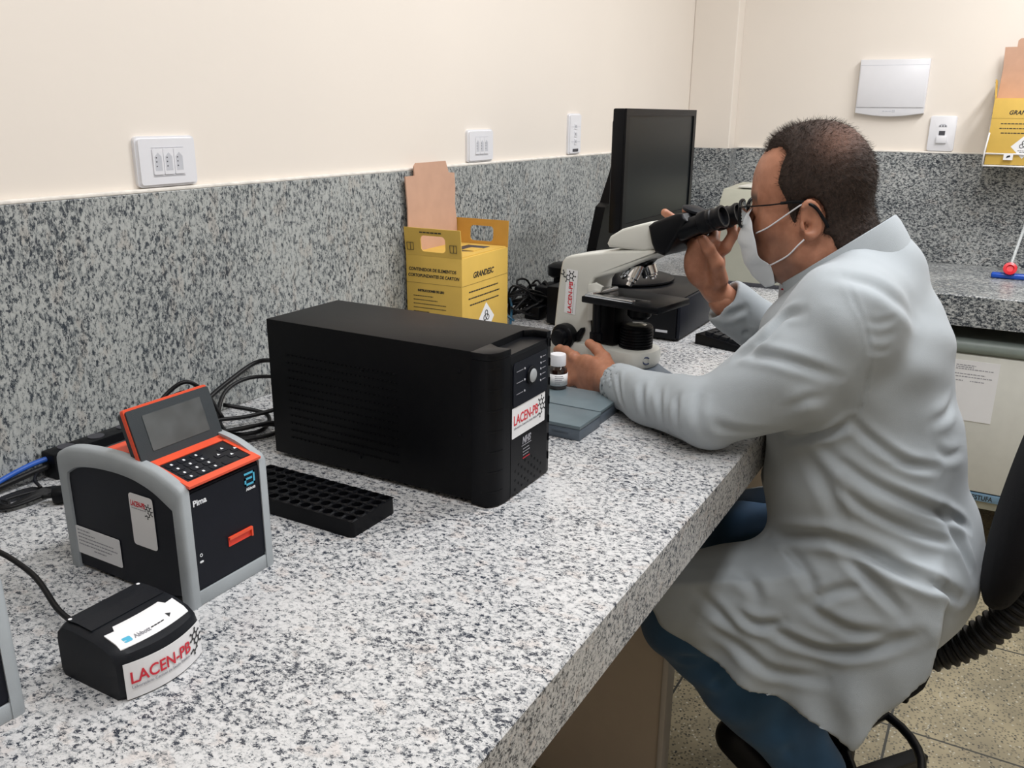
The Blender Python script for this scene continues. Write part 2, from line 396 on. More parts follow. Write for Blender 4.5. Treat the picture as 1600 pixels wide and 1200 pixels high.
# ceiling lamps
for i, (x, y, p) in enumerate(LAMPS):
    t = thing('ceiling_lamp', 'white two tube ceiling fixture above the room, %s' % ('nearest the long wall at the left', 'above the man', 'towards the far worktop', 'at the room back')[i], 'lamp', (x, y, 2.70), group='ceiling lamps')
    box_o('housing', 'white', t, -.62, .62, -.16, .16, -0.034, 0)

# ---------------------------------------------------------------- wall plates
def socket_plate(loc, w, h, slots, label, vertical=False, on='back'):
    """three-module socket plate; x along the wall, y out of it is negative"""
    t = thing('wall_socket', label, 'socket', loc)
    bm = B()
    vs_ = prism(bm, rounded(w, h, .008, 4), 1, -0.010, 0.0, bev=0.0)
    bmesh.ops.bevel(bm, geom=[e for e in bm.edges if all(v.co.y < -.009 for v in e.verts)], offset=.004, segments=3, affect='EDGES')
    obj('plate', bm, 'white', t, smooth='auto')
    fr = Fr((w / 2, -0.0105, h / 2), (1, 0, 0), (0, 0, 1))
    mw, mh = 0.0195, 0.040
    for k in range(3):
        if vertical: cx, cy, ww, hh = 0, (1 - k) * 0.022, 0.017, 0.017
        else: cx, cy, ww, hh = (k - 1) * 0.0205, 0.0, mw, mh
        bm = B(); fpoly(bm, fr, rounded(ww, hh, .0015, 2, cx - ww / 2, cy - hh / 2), -0.001, 0.0012)
        s = obj('socket_module', bm, 'white', t)
        q = []
        a, b = (0.0065, 0.014) if not vertical else (0.0065, 0.0045)
        pts = [(cx - a, cy - b), (cx + a, cy - b), (cx + a, cy + b * .55), (cx, cy + b), (cx - a, cy + b * .55)]
        bm = B(); fpoly(bm, fr, pts, 0.0010, 0.0014); obj('recess', bm, 'greyslot', s)
        bm = B()
        for dy in ((-b * .5, 0, b * .45)):
            fpoly(bm, fr, [(cx - a * .55 + .0011 * math.cos(math.radians(45 * j)), cy + dy + .0011 * math.sin(math.radians(45 * j))) for j in range(8)], .0014, .0017)
        obj('pin_hole', bm, 'slot', s)
    bm = B(); fquad(bm, fr, -0.031, 0.031, -0.0225, -0.0218, 0.0004); obj('module_seam', bm, 'greyslot', t)
    bm = B(); fquad(bm, fr, -0.031, 0.031, 0.0213, 0.0219, 0.0004); obj('module_seam', bm, 'greyslot', t)
    return t
socket_plate((0.922, 0.0, CT + 0.3995), 0.116, 0.078, 3, 'wide white three-outlet wall socket above the upstand at the left')
socket_plate((1.878, 0.0, CT + 0.3995), 0.120, 0.078, 3, 'white three-outlet wall socket above the cardboard box')
t = socket_plate((2.44, 0.0, CT + 0.400), 0.082, 0.118, 3, 'tall white wall socket with three round outlets beside the monitor', vertical=True)
bm = B(); fr = Fr((.041, -.0105, .02), (1, 0, 0), (0, 0, 1)); fquad(bm, fr, -.018, .018, -.012, -.004, .0012); obj('port', bm, 'slot', t)

# switchboard cover on the far wall (faces -x)
t = thing('switchboard_cover', 'white rectangular switchboard cover with curved lower edge on the far wall', 'switchboard', (3.62, -0.625, CT + 0.53))
bm = B(); n = 14
pts = [(0, 0.186), (0, 0)] + [(-0.235 * k / n, -0.012 * math.sin(math.pi * k / n)) for k in range(1, n)] + [(-0.235, 0), (-0.235, 0.186)]
prism(bm, [(p[0], p[1]) for p in pts], 0, -0.024, 0, bev=0.003); obj('frame', bm, 'white', t, smooth='auto')
box_o('door', 'white', t, -0.027, -0.024, -0.231, -0.004, 0.020, 0.165, bev=.001)
fr = Fr((-0.0272, 0, 0), (0, -1, 0), (0, 0, 1))
bm = B(); fquad(bm, fr, .002, .233, .0185, .0198, -0.0025); fquad(bm, fr, .002, .233, .1655, .1665, -0.0025); obj('door_seam', bm, 'greyslot', t)
bm = B(); flines(bm, Fr((-0.0245, 0, 0), (0, -1, 0), (0, 0, 1)), [(.095, .125, .005)], 0, .003); fquad(bm, Fr((-0.0245, 0, 0), (0, -1, 0), (0, 0, 1)), .128, .138, .003, .012, 0); obj('maker_mark', bm, 'greyslot', t)
# network and power plate below it
t = thing('network_outlet', 'white wall plate with socket and dark data port under the switchboard cover', 'socket', (3.62, -0.885, CT + 0.4))
bm = B(); prism(bm, [(-p[0], p[1]) for p in rounded(0.088, 0.122, .008, 4)], 0, -0.010, 0, bev=.002); obj('plate', bm, 'white', t, smooth='auto')
fr = Fr((-0.0102, 0, 0), (0, -1, 0), (0, 0, 1))
bm = B(); fpoly(bm, fr, [(.044 + x, .088 + y) for x, y in ((-.014, -.004), (.014, -.004), (.014, 0), (.007, .006), (-.007, .006), (-.014, 0))], 0, .0006)
so = obj('socket_module', bm, 'greyslot', t)
bm = B()
for dx in (-.009, 0, .009): fpoly(bm, fr, [(.044 + dx + .0022 * math.cos(math.radians(45 * j)), .087 + .0022 * math.sin(math.radians(45 * j))) for j in range(8)], .0006, .0012)
obj('pin_hole', bm, 'slot', so)
bm = B(); fquad(bm, fr, .034, .054, .055, .070, .0008); obj('data_port', bm, 'slot', t)
bm = B(); box(bm, -.008, 0, -.062, -.028, .028, .052, bev=.001); bmesh.ops.transform(bm, matrix=Matrix.Translation((-.010, 0, 0)), verts=bm.verts); obj('port_cover', bm, 'white', t, smooth='auto')

# ---------------------------------------------------------------- blood analyser (two of them)
def analyzer(loc, label, full=True):
    t = thing('blood_analyzer', label, 'analyzer', loc, group='benchtop blood analysers')
    W = 0.125; Dp = 0.206
    arch = [(0.0, 0.0), (0.0, 0.136), (0.004, 0.142)]
    outer = catmull([(0, 0.004, 0.142), (0, 0.036, 0.154), (0, 0.068, 0.159), (0, 0.105, 0.161), (0, 0.150, 0.1585), (0, 0.182, 0.153), (0, 0.203, 0.143)], 4)
    outp = [(0.0, 0.0), (0.0, 0.136)] + [(p.y, p.z) for p in outer] + [(0.206, 0.138), (0.206, 0.0)]
    def inner(p):  # inset towards a centre
        y, z = p
        return (min(max(y, 0.016), 0.190), min(z - 0.022, 10) if z > 0.1 else max(z, .0155))
    # side frames : ring of outer outline and inset outline, rounded section
    for sx, x0 in ((-1, 0.0), (1, W)):
        bm = B()
        o2 = outp; i2 = [(0.016, 0.0), (0.016, 0.110)] + [(0.016 + (p.y - 0.004) / 0.199 * 0.172, p.z - 0.023 - 0.006 * max(0, 1 - p.y / .07)) for p in outer] + [(0.190, 0.112), (0.190, 0.0)]
        th = 0.013
        xs = [x0, x0 + sx * 0.0]
        inx = x0 - sx * th
        def ring(inset, x): # interpolate between outline a and b
            return [Vector((x, o[0] + (i[0] - o[0]) * inset, o[1] + (i[1] - o[1]) * inset)) for o, i in zip(o2, i2)]
        rings = [ring(0.0, inx), ring(0.0, x0 - sx * .005), ring(0.06, x0 - sx * 0.002), ring(0.22, x0), ring(0.75, x0), ring(0.94, x0 - sx * 0.0015), ring(1.0, x0 - sx * .004), ring(1.0, inx)]
        loft(bm, rings, closed=False, cap=False)
        # inner closing band
        loft(bm, [ring(0, inx), ring(1, inx)], closed=False, cap=False)
        bmesh.ops.remove_doubles(bm, verts=bm.verts, dist=1e-6)
        bmesh.ops.recalc_face_normals(bm, faces=bm.faces)
        obj('side_frame', bm, 'greyp', t, smooth='auto')
    box_o('base_bar', 'greyp', t, 0.0125, W - 0.0125, 0.0006, 0.016, 0.0, 0.017, bev=.0012)
    # body with curved top, set slightly inside the frames
    top = [(0.003, 0.0155), (0.003, 0.134), (0.010, 0.138), (0.066, 0.1495), (0.07, 0.150), (0.10, 0.150), (0.15, 0.147), (0.192, 0.134), (0.2, 0.128), (0.2, 0.004), (0.05, .004)]
    bm = B(); prism(bm, top, 0, 0.004, W - 0.004); obj('housing', bm, 'navyp', t, smooth='auto')
    bm = B(); fr = Fr((0, 0.003, 0), (1, 0, 0), (0, 0, 1)); fpoly(bm, fr, rounded(W - .024, .113, .006, 4, .012, .019), 0, 0.0015); fp = obj('front_panel', bm, 'navyp', t)
    # orange trims around keypad
    s = Fr((0, 0.0, 0.1395), (1, 0, 0), (0, 0.060, 0.0125))
    bm = B(); fpoly(bm, s, [(.012, -.002), (W - .012, -.002), (W - .012, .007), (.012, .007)], 0, .003)
    fpoly(bm, s, [(.012, .007), (.018, .007), (.018, .062), (.012, .062)], 0, .003); fpoly(bm, s, [(W - .018, .007), (W - .012, .007), (W - .012, .062), (W - .018, .062)], 0, .003)
    fpoly(bm, s, [(.012, .052), (W - .012, .052), (W - .012, .066), (.012, .066)], 0, .003); obj('keypad_trim', bm, 'orange', t)
    bm = B(); fpoly(bm, s, [(.018, .007), (W - .018, .007), (W - .018, .052), (.018, .052)], 0, .002); kp = obj('keypad', bm, 'darkg', t)
    bm = B()
    for r in range(4):
        for c in range(3):
            fpoly(bm, s, rounded(.0145, .0085, .002, 2, .022 + c * .0165, .0105 + r * .0102), .002, .0026)
    for dx, dy in ((.093, .036), (.081, .028), (.105, .028), (.093, .020), (.078, .012), (.1, .012)): fpoly(bm, s, rounded(.0125, .0085, .002, 2, dx - .006, dy - .003), .002, .0026)
    obj('key', bm, 'navyp', kp)
    bm = B()
    for r in range(4):
        for c in range(3): fpoly(bm, s, [(.029 + c * .0165 + a, .0145 + r * .0102 + b) for a, b in ((-.0012, -.0015), (.0012, -.0015), (.0012, .0015), (-.0012, .0015))], .0026, .0028)
    for dx, dy in ((.093, .039), (.081, .031), (.105, .031), (.093, .023)):
        fpoly(bm, s, [(dx - .002, dy - .0015), (dx + .002, dy - .0015), (dx, dy + .002)], .0026, .0028)
    obj('key_symbols', bm, 'whiteink', kp)
    # orange shell behind the screen
    bm = B(); prism(bm, [(0.060, 0.147), (0.100, 0.150), (0.135, 0.149), (0.132, 0.158), (0.09, 0.162), (0.066, 0.158)], 0, 0.013, W - 0.013, bev=.001); obj('screen_base', bm, 'orange', t, smooth='auto')
    # tilted screen
    sf = Fr((0.0065, 0.064, 0.150), (1, 0, 0), (0, 0.020, 0.060))
    SW, SH = W - .013, 0.0655
    bm = B(); fpoly(bm, sf, rounded(SW, SH, .003, 3), -0.004, 0.0012)
    sc = obj('screen_back', bm, 'orange', t)
    bm = B(); fpoly(bm, sf, rounded(SW - .001, SH - .0025, .003, 3, .001, 0.0), 0.0, 0.004); fpoly(bm, sf, rounded(SW - .004, SH - .006, .003, 3, .002, 0.002), -.013, -.0035); fpoly(bm, sf, [(.002, .0), (SW - .002, .0), (SW - .002, .014), (.002, .014)], -.014, 0.0)
    bz = obj('screen_bezel', bm, 'slatebez', t)
    bm = B(); fpoly(bm, sf, rounded(.078, .040, .001, 2, .018, .014), 0.004, 0.0046); obj('display', bm, 'lcd', bz)
    # writing on the front
    ff = Fr((0, 0.0013, 0), (1, 0, 0), (0, 0, 1))
    text('name_lettering', 'Pima', ff, .0165, .1165, 0.0002, .0095, 'whiteink', t, bold=.00025)
    # maker's mark: squared a
    bm = B(); L = [((.0905, .1265), (.1035, .1265)), ((.1035, .1265), (.1035, .1135)), ((.1035, .1135), (.0905, .1135)), ((.0905, .1135), (.0905, .1205)), ((.0905, .1205), (.0995, .1205))]
    for (ax, ay), (bx, by) in L:
        fquad(bm, ff, min(ax, bx) - .0012, max(ax, bx) + .0012, min(ay, by) - .0012, max(ay, by) + .0012, .0005)
    obj('maker_logo', bm, 'blueink', t)
    text('maker_lettering', 'Abbott', ff, .0905, .1065, 0.0002, .0048, 'whiteink', t, bold=.00012)
    # cartridge slot
    bm = B(); fpoly(bm, ff, [(.059, .051), (.0935, .051), (.0935, .0625), (.059, .0625)], 0, .0006); sl = obj('cartridge_slot', bm, 'orange_slot', t)
    bm = B(); fpoly(bm, ff, [(.059, .0595), (.0935, .0595), (.0935, .0625), (.059, .0625)], .0006, .003); fpoly(bm, ff, [(.0915, .051), (.0935, .051), (.0935, .0595), (.0915, .0595)], .0006, .003); obj('slot_lip', bm, 'orange', sl)
    bm = B(); rr = B(); rr.free()
    tube(bm, [ff.p(.0205 + .0016 * math.cos(a), .0585 + .0016 * math.sin(a), .0005) for a in [k * math.pi / 6 for k in range(12)]], .0004, 5, 1, closed=True)
    fpoly(bm, ff, rounded(.005, .0022, .001, 2, .018, .0495), .0, .0005); obj('status_light', bm, 'whiteink', t)
    if full:
        sf2 = Fr((0.0035, 0, 0), (0, -1, 0), (0, 0, 1))
        # lab sticker, upright (the square code printed on it is left out)
        st = Fr((0.0032, .086, .058), (0, -1, 0), (0.0, 0, 1))
        bm = B(); fpoly(bm, st, rounded(.038, .062, .004, 4), 0, .0006); s1 = obj('sticker', bm, 'paper', t)
        tt = text('lettering', 'LACEN-PB', st, .0022, .0475, .0006, .0092, 'red', s1, squeeze=.56, bold=.0001)
        bm = B(); molecule(bm, st, .0305, .049, .0026, .0006, -1.2); obj('logo', bm, 'ink', s1)
        bm = B(); flines(bm, st, [(.003, .027, .0445)], .0008, .0009); obj('small_print', bm, 'greyink', s1)
        st = Fr((0.0032, .191, .0195), (0, -1, 0), (0.0, 0.0, 1))
        bm = B(); fpoly(bm, st, rounded(.078, .035, .002, 2), 0, .0006); s1 = obj('rating_label', bm, 'paper', t)
        bm = B(); flines(bm, st, [(.004, .026, .030), (.004, .034, .0255), (.004, .066, .021), (.004, .072, .0165), (.004, .062, .012), (.03, .052, .0075)], .0008, .0014); obj('small_print', bm, 'greyink', s1)
    return t
M['slatebez'] = mat('dark slate screen bezel', (0.026, 0.034, 0.040), 0.5, bump=0.1, bscale=1200)
analyzer((0.549, -0.496, CT), 'black blood analyser with grey arched frame, tilted screen and orange trim, beside the small printer')
left_an = analyzer((0.237, -0.499, CT), 'second grey framed blood analyser, only its right edge showing at the left picture border', full=False)

# ---------------------------------------------------------------- label printer
t = thing('label_printer', 'small black printer with white paper flap and lab sticker in front of analyser', 'printer', (0.412, -0.562, CT))
W, Dq = 0.092, 0.088
prof = [(0.004, 0.0), (0.0, 0.006), (-0.0, 0.038), (0.003, 0.046), (0.012, 0.052), (0.03, 0.0565), (0.06, 0.0585), (0.078, 0.057), (0.086, 0.050), (0.088, 0.04), (0.088, 0.006), (0.084, 0)]
bm = B(); rings = []
for i in range(13):
    u = i / 12; x = W * u
    bul = -0.012 * math.sin(math.pi * u) ** 0.8
    edge = min(u, 1 - u) * 12
    k = 0.0 if edge >= 1 else (1 - edge)
    ring = []
    for y, z in prof:
        yy = y + bul * (1 - y / .088) * (1 if z < .05 else .7)
        if k: yy = yy + (0.044 - yy) * 0.05 * k; z = z * (1 - 0.07 * k) if z > .03 else z
        ring.append(Vector((x, yy, z)))
    rings.append(ring)
loft(bm, rings); bmesh.ops.recalc_face_normals(bm, faces=bm.faces); obj('body', bm, 'darkg', t, smooth='auto')
# flap and paper lid on the sloping top
def topz(y):
    y = y + 0.0
    ps = [(0.003, 0.046), (0.012, 0.052), (0.03, 0.0565), (0.06, 0.0585), (0.078, 0.057)]
    for (a, za), (b, zb) in zip(ps[:-1], ps[1:]):
        if a <= y <= b: return za + (zb - za) * (y - a) / (b - a)
    return ps[0][1] if y < .003 else ps[-1][1]
def curved_plate(name, m, x0, x1, y0, y1, h, parent, notch=False):
    bm = B(); n = 10; rings = []
    for i in range(n + 1):
        y = y0 + (y1 - y0) * i / n; z = topz(y)
        a, b = x0, x1
        if notch and i >= n - 2: a, b = x0 + .012, x1 - .012
        rings.append([Vector((a, y, z + .0002)), Vector((b, y, z + .0002)), Vector((b, y, z + h)), Vector((a, y, z + h))])
    loft(bm, rings); bmesh.ops.recalc_face_normals(bm, faces=bm.faces); return obj(name, bm, m, parent, smooth='auto')
bm = B(); rings = []
for i in range(25):
    x = .008 + .076 * i / 24; bul = -0.012 * math.sin(math.pi * x / W) ** 0.8
    y1 = .034 if .012 < x - .008 < .064 else .0275
    ps = [(y, topz(y)) for y in [.0065 + (y1 - .0065) * k / 8 for k in range(9)]]
    ring = [Vector((x, y + bul * (1 - y / .088) * .7, z + .0012)) for y, z in ps] + [Vector((x, y + bul * (1 - y / .088) * .7, z - .0006)) for y, z in reversed(ps)]
    rings.append(ring)
loft(bm, rings); bmesh.ops.recalc_face_normals(bm, faces=bm.faces); lid = obj('paper_lid', bm, 'paper', t, smooth='auto')
curved_plate('rear_cover', 'darkg', .006, .086, .040, .078, .0014, t)
bm = B()
for x in (.008, .083): lathe(bm, [(.0018, 0), (.0018, .0006)], 10, Matrix.Translation((x, .074, .0585)))
obj('screw', bm, 'paper', t)
fl = Fr((0, 0.009, 0), (1, 0, 0), (0, 1, 0))
bm = B(); fpoly(bm, fl, rounded(.0075, .0055, .001, 2, .015, .001), 0, .0003); obj('maker_logo', bm, 'blueink', lid)
text('maker_lettering', 'Abbott', fl, .025, .0015, .0, .0058, 'greyink', lid, bold=.0001)
bm = B(); flines(bm, fl, [(.043, .058, .003)], .0003, .001); fpoly(bm, fl, [(.064, .003), (.064, .0085), (.0685, .0058)], 0, .0003); obj('feed_arrow', bm, 'ink', lid)
for o in lid.children:      # print follows the bulging lid
    for v in o.data.vertices:
        bul = -0.012 * math.sin(math.pi * min(max(v.co.x / W, 0), 1)) ** 0.8; v.co.z += topz(v.co.y) + .00125; v.co.y += bul * (1 - v.co.y / .088) * .7
st = lab_sticker(t, Fr((0.0035, -0.0003, 0.0015), (1, 0, 0), (0, 0, 1)), 0.087, 0.037)
def bend(o):
    for v in o.data.vertices:
        u = min(max(v.co.x / W, 0), 1); v.co.y += -0.0122 * math.sin(math.pi * u) ** 0.8
# give the sticker enough columns to follow the curved face
bm = B(); n = 16; rings = []
for i in range(n + 1):
    x = 0.0035 + 0.087 * i / n; rings.append([Vector((x, -0.0008, .0015)), Vector((x, -.0008, .0385)), Vector((x, -.0004, .0385)), Vector((x, -.0004, .0015))])
loft(bm, rings); bmesh.ops.recalc_face_normals(bm, faces=bm.faces); me = bpy.data.meshes.new('sticker'); bm.to_mesh(me); bm.free(); me.materials.append(M['paper']); st.data = me
for o in [st] + list(st.children):
    for v in o.data.vertices:
        if o is not st: v.co.y -= .0007
    bend(o)

# ---------------------------------------------------------------- tube rack
t = thing('tube_rack', 'flat black tube rack with rows of round holes lying before the power unit', 'rack', (0.770, -0.535, CT))
RX, RY, RH = 0.088, 0.226, 0.022
bm = B(); nx, ny = 5, 12; px_, py_ = RX / nx, RY / ny
def hole_cell(bm, cx, cy, hw, hh, r, z1, z0, seg=12):
    o = []
    for k in range(seg):
        a = 2 * math.pi * (k + .5) / seg; c, s_ = math.cos(a), math.sin(a); q = 1 / max(abs(c), abs(s_))
        o.append((bm.verts.new((cx + hw * c * q, cy + hh * s_ * q, z1)), bm.verts.new((cx + (r + .0008) * c, cy + (r + .0008) * s_, z1 + .0014)), bm.verts.new((cx + r * c, cy + r * s_, z1 + .0012)), bm.verts.new((cx + r * .9 * c, cy + r * .9 * s_, z0))))
    for k in range(seg):
        a, b = o[k], o[(k + 1) % seg]
        for j in range(3): bm.faces.new((a[j], b[j], b[j + 1], a[j + 1]))
    bm.faces.new([q[3] for q in o])
for i in range(nx):
    for j in range(ny): hole_cell(bm, px_ * (i + .5), py_ * (j + .5), px_ / 2, py_ / 2, .0068, RH, .004)
obj('top_deck', bm, 'blackp', t)
bm = B(); wall_pts = rounded(RX, RY, .006, 3); bot = [(p[0] * 1.0, p[1]) for p in wall_pts]
loft(bm, [[Vector((x - .001 + .002 * x / RX, y, 0)) for x, y in wall_pts], [Vector((x, y, RH)) for x, y in wall_pts]], cap=False)
loft(bm, [[Vector((x, y, RH)) for x, y in wall_pts], [Vector((RX / 2 + (x - RX / 2) * .93, RY / 2 + (y - RY / 2) * .97, RH)) for x, y in wall_pts]], cap=False)
obj('skirt', bm, 'blackp', t, smooth='auto')

# ---------------------------------------------------------------- power unit (UPS)
t = thing('power_unit', 'large black uninterruptible power unit with white lab sticker on its front', 'power unit', (0.930, -0.648, CT))
UW, UD, UH = 0.165, 0.400, 0.219
bm = B(); box(bm, 0.001, UW - .001, .036, UD, .006, UH, bev=.0012); obj('case', bm, 'black', t, smooth='auto')
bm = B()
for i in range(26):
    for j in range(12):
        if (i + j) % 1 == 0:
            y = .16 + i * .008; z = .035 + j * .012
            box(bm, -0.0000, 0.0012, y, y + .0045, z, z + .0022)
obj('vent', bm, 'black', t)
bm = B()
for y, z in ((.055, .19), (.055, .10), (.22, .165), (.23, .03)): lathe(bm, [(.0025, 0), (.0025, .0012), (.001, .0016)], 10, axis_mtx((.001, y, z), (-1, y, z)))
obj('screw', bm, 'blackp', t)
# bezel: plan outline with chamfered, ribbed left corner
plan = [(0.0, .037), (0.0, .016), (.004, .008), (.014, .002), (.026, 0), (.041, -.001), (.041, .002), (.150, .002), (.150, 0), (.160, .001), (UW, .010), (UW, .037)]
bm = B(); prism(bm, plan, 2, .002, UH - .010, bev=.0); 
prism(bm, [(0.0, .037), (0.0, .016), (.004, .008), (.014, .002), (.026, 0), (.041, -.001), (.041, .020), (.05, .034), (.05, .037)], 2, UH - .010, UH, bev=.0012)
prism(bm, [(.150, .002), (.160, .001), (UW, .010), (UW, .037), (.140, .037), (.140, .034), (.150, .024)], 2, UH - .010, UH, bev=.0012)
obj('front_bezel', bm, 'blackp', t, smooth='auto')
for k in range(7):
    z = .022 + k * .029
    bm = B(); prism(bm, [(-.0008, .020), (.0034, .0075), (.0135, .0012), (.0225, -.0002), (.0225, .004), (.006, .012), (.002, .022)], 2, z, z + .0022)
    obj('corner_rib', bm, 'blackp', t, smooth='auto')
    bm = B(); prism(bm, [(.157, -.001), (UW + .001, .0085), (UW + .001, .022), (UW - .006, .02), (.157, .006)], 2, z, z + .012); obj('corner_rib', bm, 'blackp', t, smooth='auto')
# recessed front panel, sloping shoulder and grip
fz = [(-.001, .004), (-.001, .195), (.002, .204), (.006, .2065), (.020, .2075), (.020, .199), (.034, .199), (.034, .004)]
bm = B(); prism(bm, fz, 0, .0425, .149); obj('front_panel', bm, 'blackp', t, smooth='auto')
fr = Fr((.0425, -.0012, 0), (1, 0, 0), (0, 0, 1))
bm = B(); fpoly(bm, fr, rounded(.098, .062, .006, 4, .004, .134), 0, .0012)
cp = obj('control_panel', bm, 'navyp', t)
bm = B(); lathe(bm, [(.0125, 0), (.0135, .001), (.013, .003), (.0105, .0035)], 24, fr.mtx(.053, .169, .001)); obj('button_ring', bm, 'blackp', cp, smooth='auto')
bm = B(); lathe(bm, [(.0098, 0), (.0098, .004), (.008, .0052), (.004, .0056)], 24, fr.mtx(.053, .169, .001)); obj('power_button', bm, mat('silver grey button', (.36, .38, .39), .3), cp, smooth='auto')
bm = B()
for k in range(3): fpoly(bm, fr, rounded(.0028, .0028, .0012, 3, .033, .182 - k * .016), .0012, .0018)
for k in range(5): fpoly(bm, fr, rounded(.0028, .0028, .0012, 3, .080, .187 - k * .0085), .0012, .0018)
obj('indicator', bm, 'greyslot', cp)
bm = B(); flines(bm, fr, [(.012, .030, .1828 - k * .016) for k in range(3)] + [(.086, .096, .1878 - k * .0085) for k in range(5)], .0015, .0009); obj('panel_print', bm, 'greyink', cp)
lab_sticker(t, Fr((.0445, -.0013, .089), (1, 0, 0), (0, 0, 1)), .096, .044)
text('maker_lettering', 'NHS', fr, .032, .073, .0, .0135, 'greyink', t, squeeze=.9, bold=.0006, shear=.2)
bm = B(); flines(bm, fr, [(.030, .058, .0695), (.034, .052, .064), (.034, .054, .0595), (.034, .05, .055)], .0004, .0011); obj('small_print', bm, 'greyink', t)
bm = B(); flines(bm, fr, [(.034, .054, .050)], .0004, .0013); obj('red_print', bm, 'red', t)
bm = B(); rnd = random.Random(3)
for r in range(6):
    for c in range(9):
        if (c - 4.5) * .9 + r * 1.1 < 6 and (r + c) % 2 == 0: fpoly(bm, fr, rounded(.004, .004, .0019, 3, .012 + c * .0095, .008 + r * .007), 0, .0003)
obj('vent_hole', bm, 'black', t)

# ---------------------------------------------------------------- sharps containers
def sharps(name_label, loc, rotz, hanging=False):
    t = thing('sharps_container', name_label, 'sharps box', loc, rotz, group=None)
    L, Dd, Hh = 0.215, 0.146, 0.212    # x (to the right), y (depth), height
    bm = B(); th = .003
    box(bm, 0, L, 0, Dd, 0, Hh, bev=.0008); obj('carton', bm, 'yellow', t, smooth='auto')
    bm = B(); box(bm, .004, L - .004, .004, Dd - .004, Hh, Hh + .0025); tp = obj('inner_top', bm, 'yellow', t)
    bm = B(); prism(bm, [(L * .45, Dd * .2), (L * .85, Dd * .22), (L * .85, Dd * .62), (L * .45, Dd * .62), (L * .38, Dd * .42)], 2, Hh + .0022, Hh + .0030); obj('opening', bm, 'slot', tp)
    bm = B(); box(bm, L * .45, L * .66, Dd * .18, Dd * .40, Hh + .0026, Hh + .0045); obj('inner_flap', bm, 'yellow', tp)
    def tab(x, tilt, m, name, hole=(.04, .104)):
        # upright tab with a hand hole, on the side plane x
        bm = B(); h = .062
        out = [(0.0, 0), (Dd, 0), (Dd - .001, h * .55), (Dd - .001, h), (0.001, h), (0.001, h * .6)]
        y0, y1 = hole[0], hole[1]; z0, z1 = .010, .046
        segs = [((0, 0), (Dd, z0)), ((0, z0), (y0, z1)), ((y1, z0), (Dd, z1)), ((0, z1), (Dd, h))]
        for (a, b), (c, d) in segs: box(bm, 0, .0025, a, c, b, d)
        for (cy, cz, sy, sz) in ((y0, z0, 1, 1), (y1, z0, -1, 1), (y0, z1, 1, -1), (y1, z1, -1, -1)):
            r = .009; pts = [(cy, cz), (cy + sy * r, cz)] + [(cy + sy * (r - r * math.sin(a)), cz + sz * (r - r * math.cos(a))) for a in (math.pi / 8, math.pi / 4, math.pi * 3 / 8)] + [(cy, cz + sz * r)]
            prism(bm, pts, 0, 0, .0025)
        mt = Matrix.Translation((x, 0, Hh)) @ Matrix.Rotation(tilt, 4, 'Y')
        bmesh.ops.transform(bm, matrix=mt, verts=bm.verts)
        return obj(name, bm, m, t, smooth='auto')
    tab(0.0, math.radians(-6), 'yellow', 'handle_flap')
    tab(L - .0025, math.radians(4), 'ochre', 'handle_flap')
    # raised kraft lid, hinged at the back edge and standing against the wall
    bm = B(); w = L - .004
    pts = [(0, 0), (w, 0), (w, .055), (w - .006, .095), (w - .002, .135), (w - .004, .168), (w - .030, .170), (w - .042, .197), (.044, .197), (.036, .190), (.036, .170), (0, .170), (.004, .10)]
    prism(bm, pts, 1, 0, .003); bmesh.ops.transform(bm, matrix=Matrix.Translation((.002, Dd - .007, Hh)) @ Matrix.Rotation(math.radians(3 if hanging else -1.5), 4, 'X'), verts=bm.verts)
    obj('lid', bm, 'kraft', t)
    # print
    lf = Fr((-.0003, Dd, 0), (0, -1, 0), (0, 0, 1))
    text('side_lettering', 'CONTENEDOR DE ELEMENTOS', lf, .007, .178, 0, .0098, 'ink', t, squeeze=.90, bold=.00022, shear=.1)
    text('side_lettering', 'CORTOPUNZANTES DE CARTON', lf, .005, .164, 0, .0098, 'ink', t, squeeze=.90, bold=.00022, shear=.1)
    text('side_lettering', 'INSTRUCCIONES DE USO', lf, .030, .131, 0, .0072, 'ink', t, squeeze=.85, bold=.0003)
    bm = B(); flines(bm, lf, [(.018, .070, .120), (.018, .082, .111), (.018, .104, .102), (.018, .104, .093), (.018, .06, .084), (.018, .088, .075), (.035, .086, .062), (.035, .1, .053), (.035, .08, .044)], .0003, .0016)
    for k in range(36): fquad(bm, lf, .004 * k + .001, .004 * k + .003, .150, .1508, .0003)
    obj('side_print', bm, 'ink', t)
    bm = B(); tf = Fr((-.0005 - .0012, Dd, Hh), (0, -1, 0), (-math.sin(math.radians(6)), 0, math.cos(math.radians(6)))); flines(bm, tf, [(.042, .098, .052)], .0006, .0026)
    for q in (.006, .118):
        for a_, b_ in (((q, .012), (q + .018, .012)), ((q, .028), (q + .018, .028))): fquad(bm, tf, a_[0], b_[0], a_[1], a_[1] + .0012, .0006)
        for x_ in (q, q + .0168, q + .009): fquad(bm, tf, x_, x_ + .0012, .012, .028, .0006)
    obj('flap_print', bm, 'ink', t)
    rf = Fr((0, -.0003, 0), (1, 0, 0), (0, 0, 1))
    text('brand_lettering', 'GRANDESC', rf, .048, .163, 0, .0185, 'ink', t, squeeze=.98, bold=.0004, shear=.25)
    bm = B(); flines(bm, rf, [(.030, .165, .132), (.028, .172, .117), (.034, .168, .102)], .0003, .0028)
    for k in range(53): fquad(bm, rf, .004 * k + .001, .004 * k + .003, .150, .1508, .0003)
    obj('front_print', bm, 'ink', t)
    bm = B(); fpoly(bm, rf, [(.108, .022), (.146, .060), (.108, .098), (.070, .060)], 0, .0003); hz = obj('hazard_diamond', bm, 'paper', t)
    bm = B()
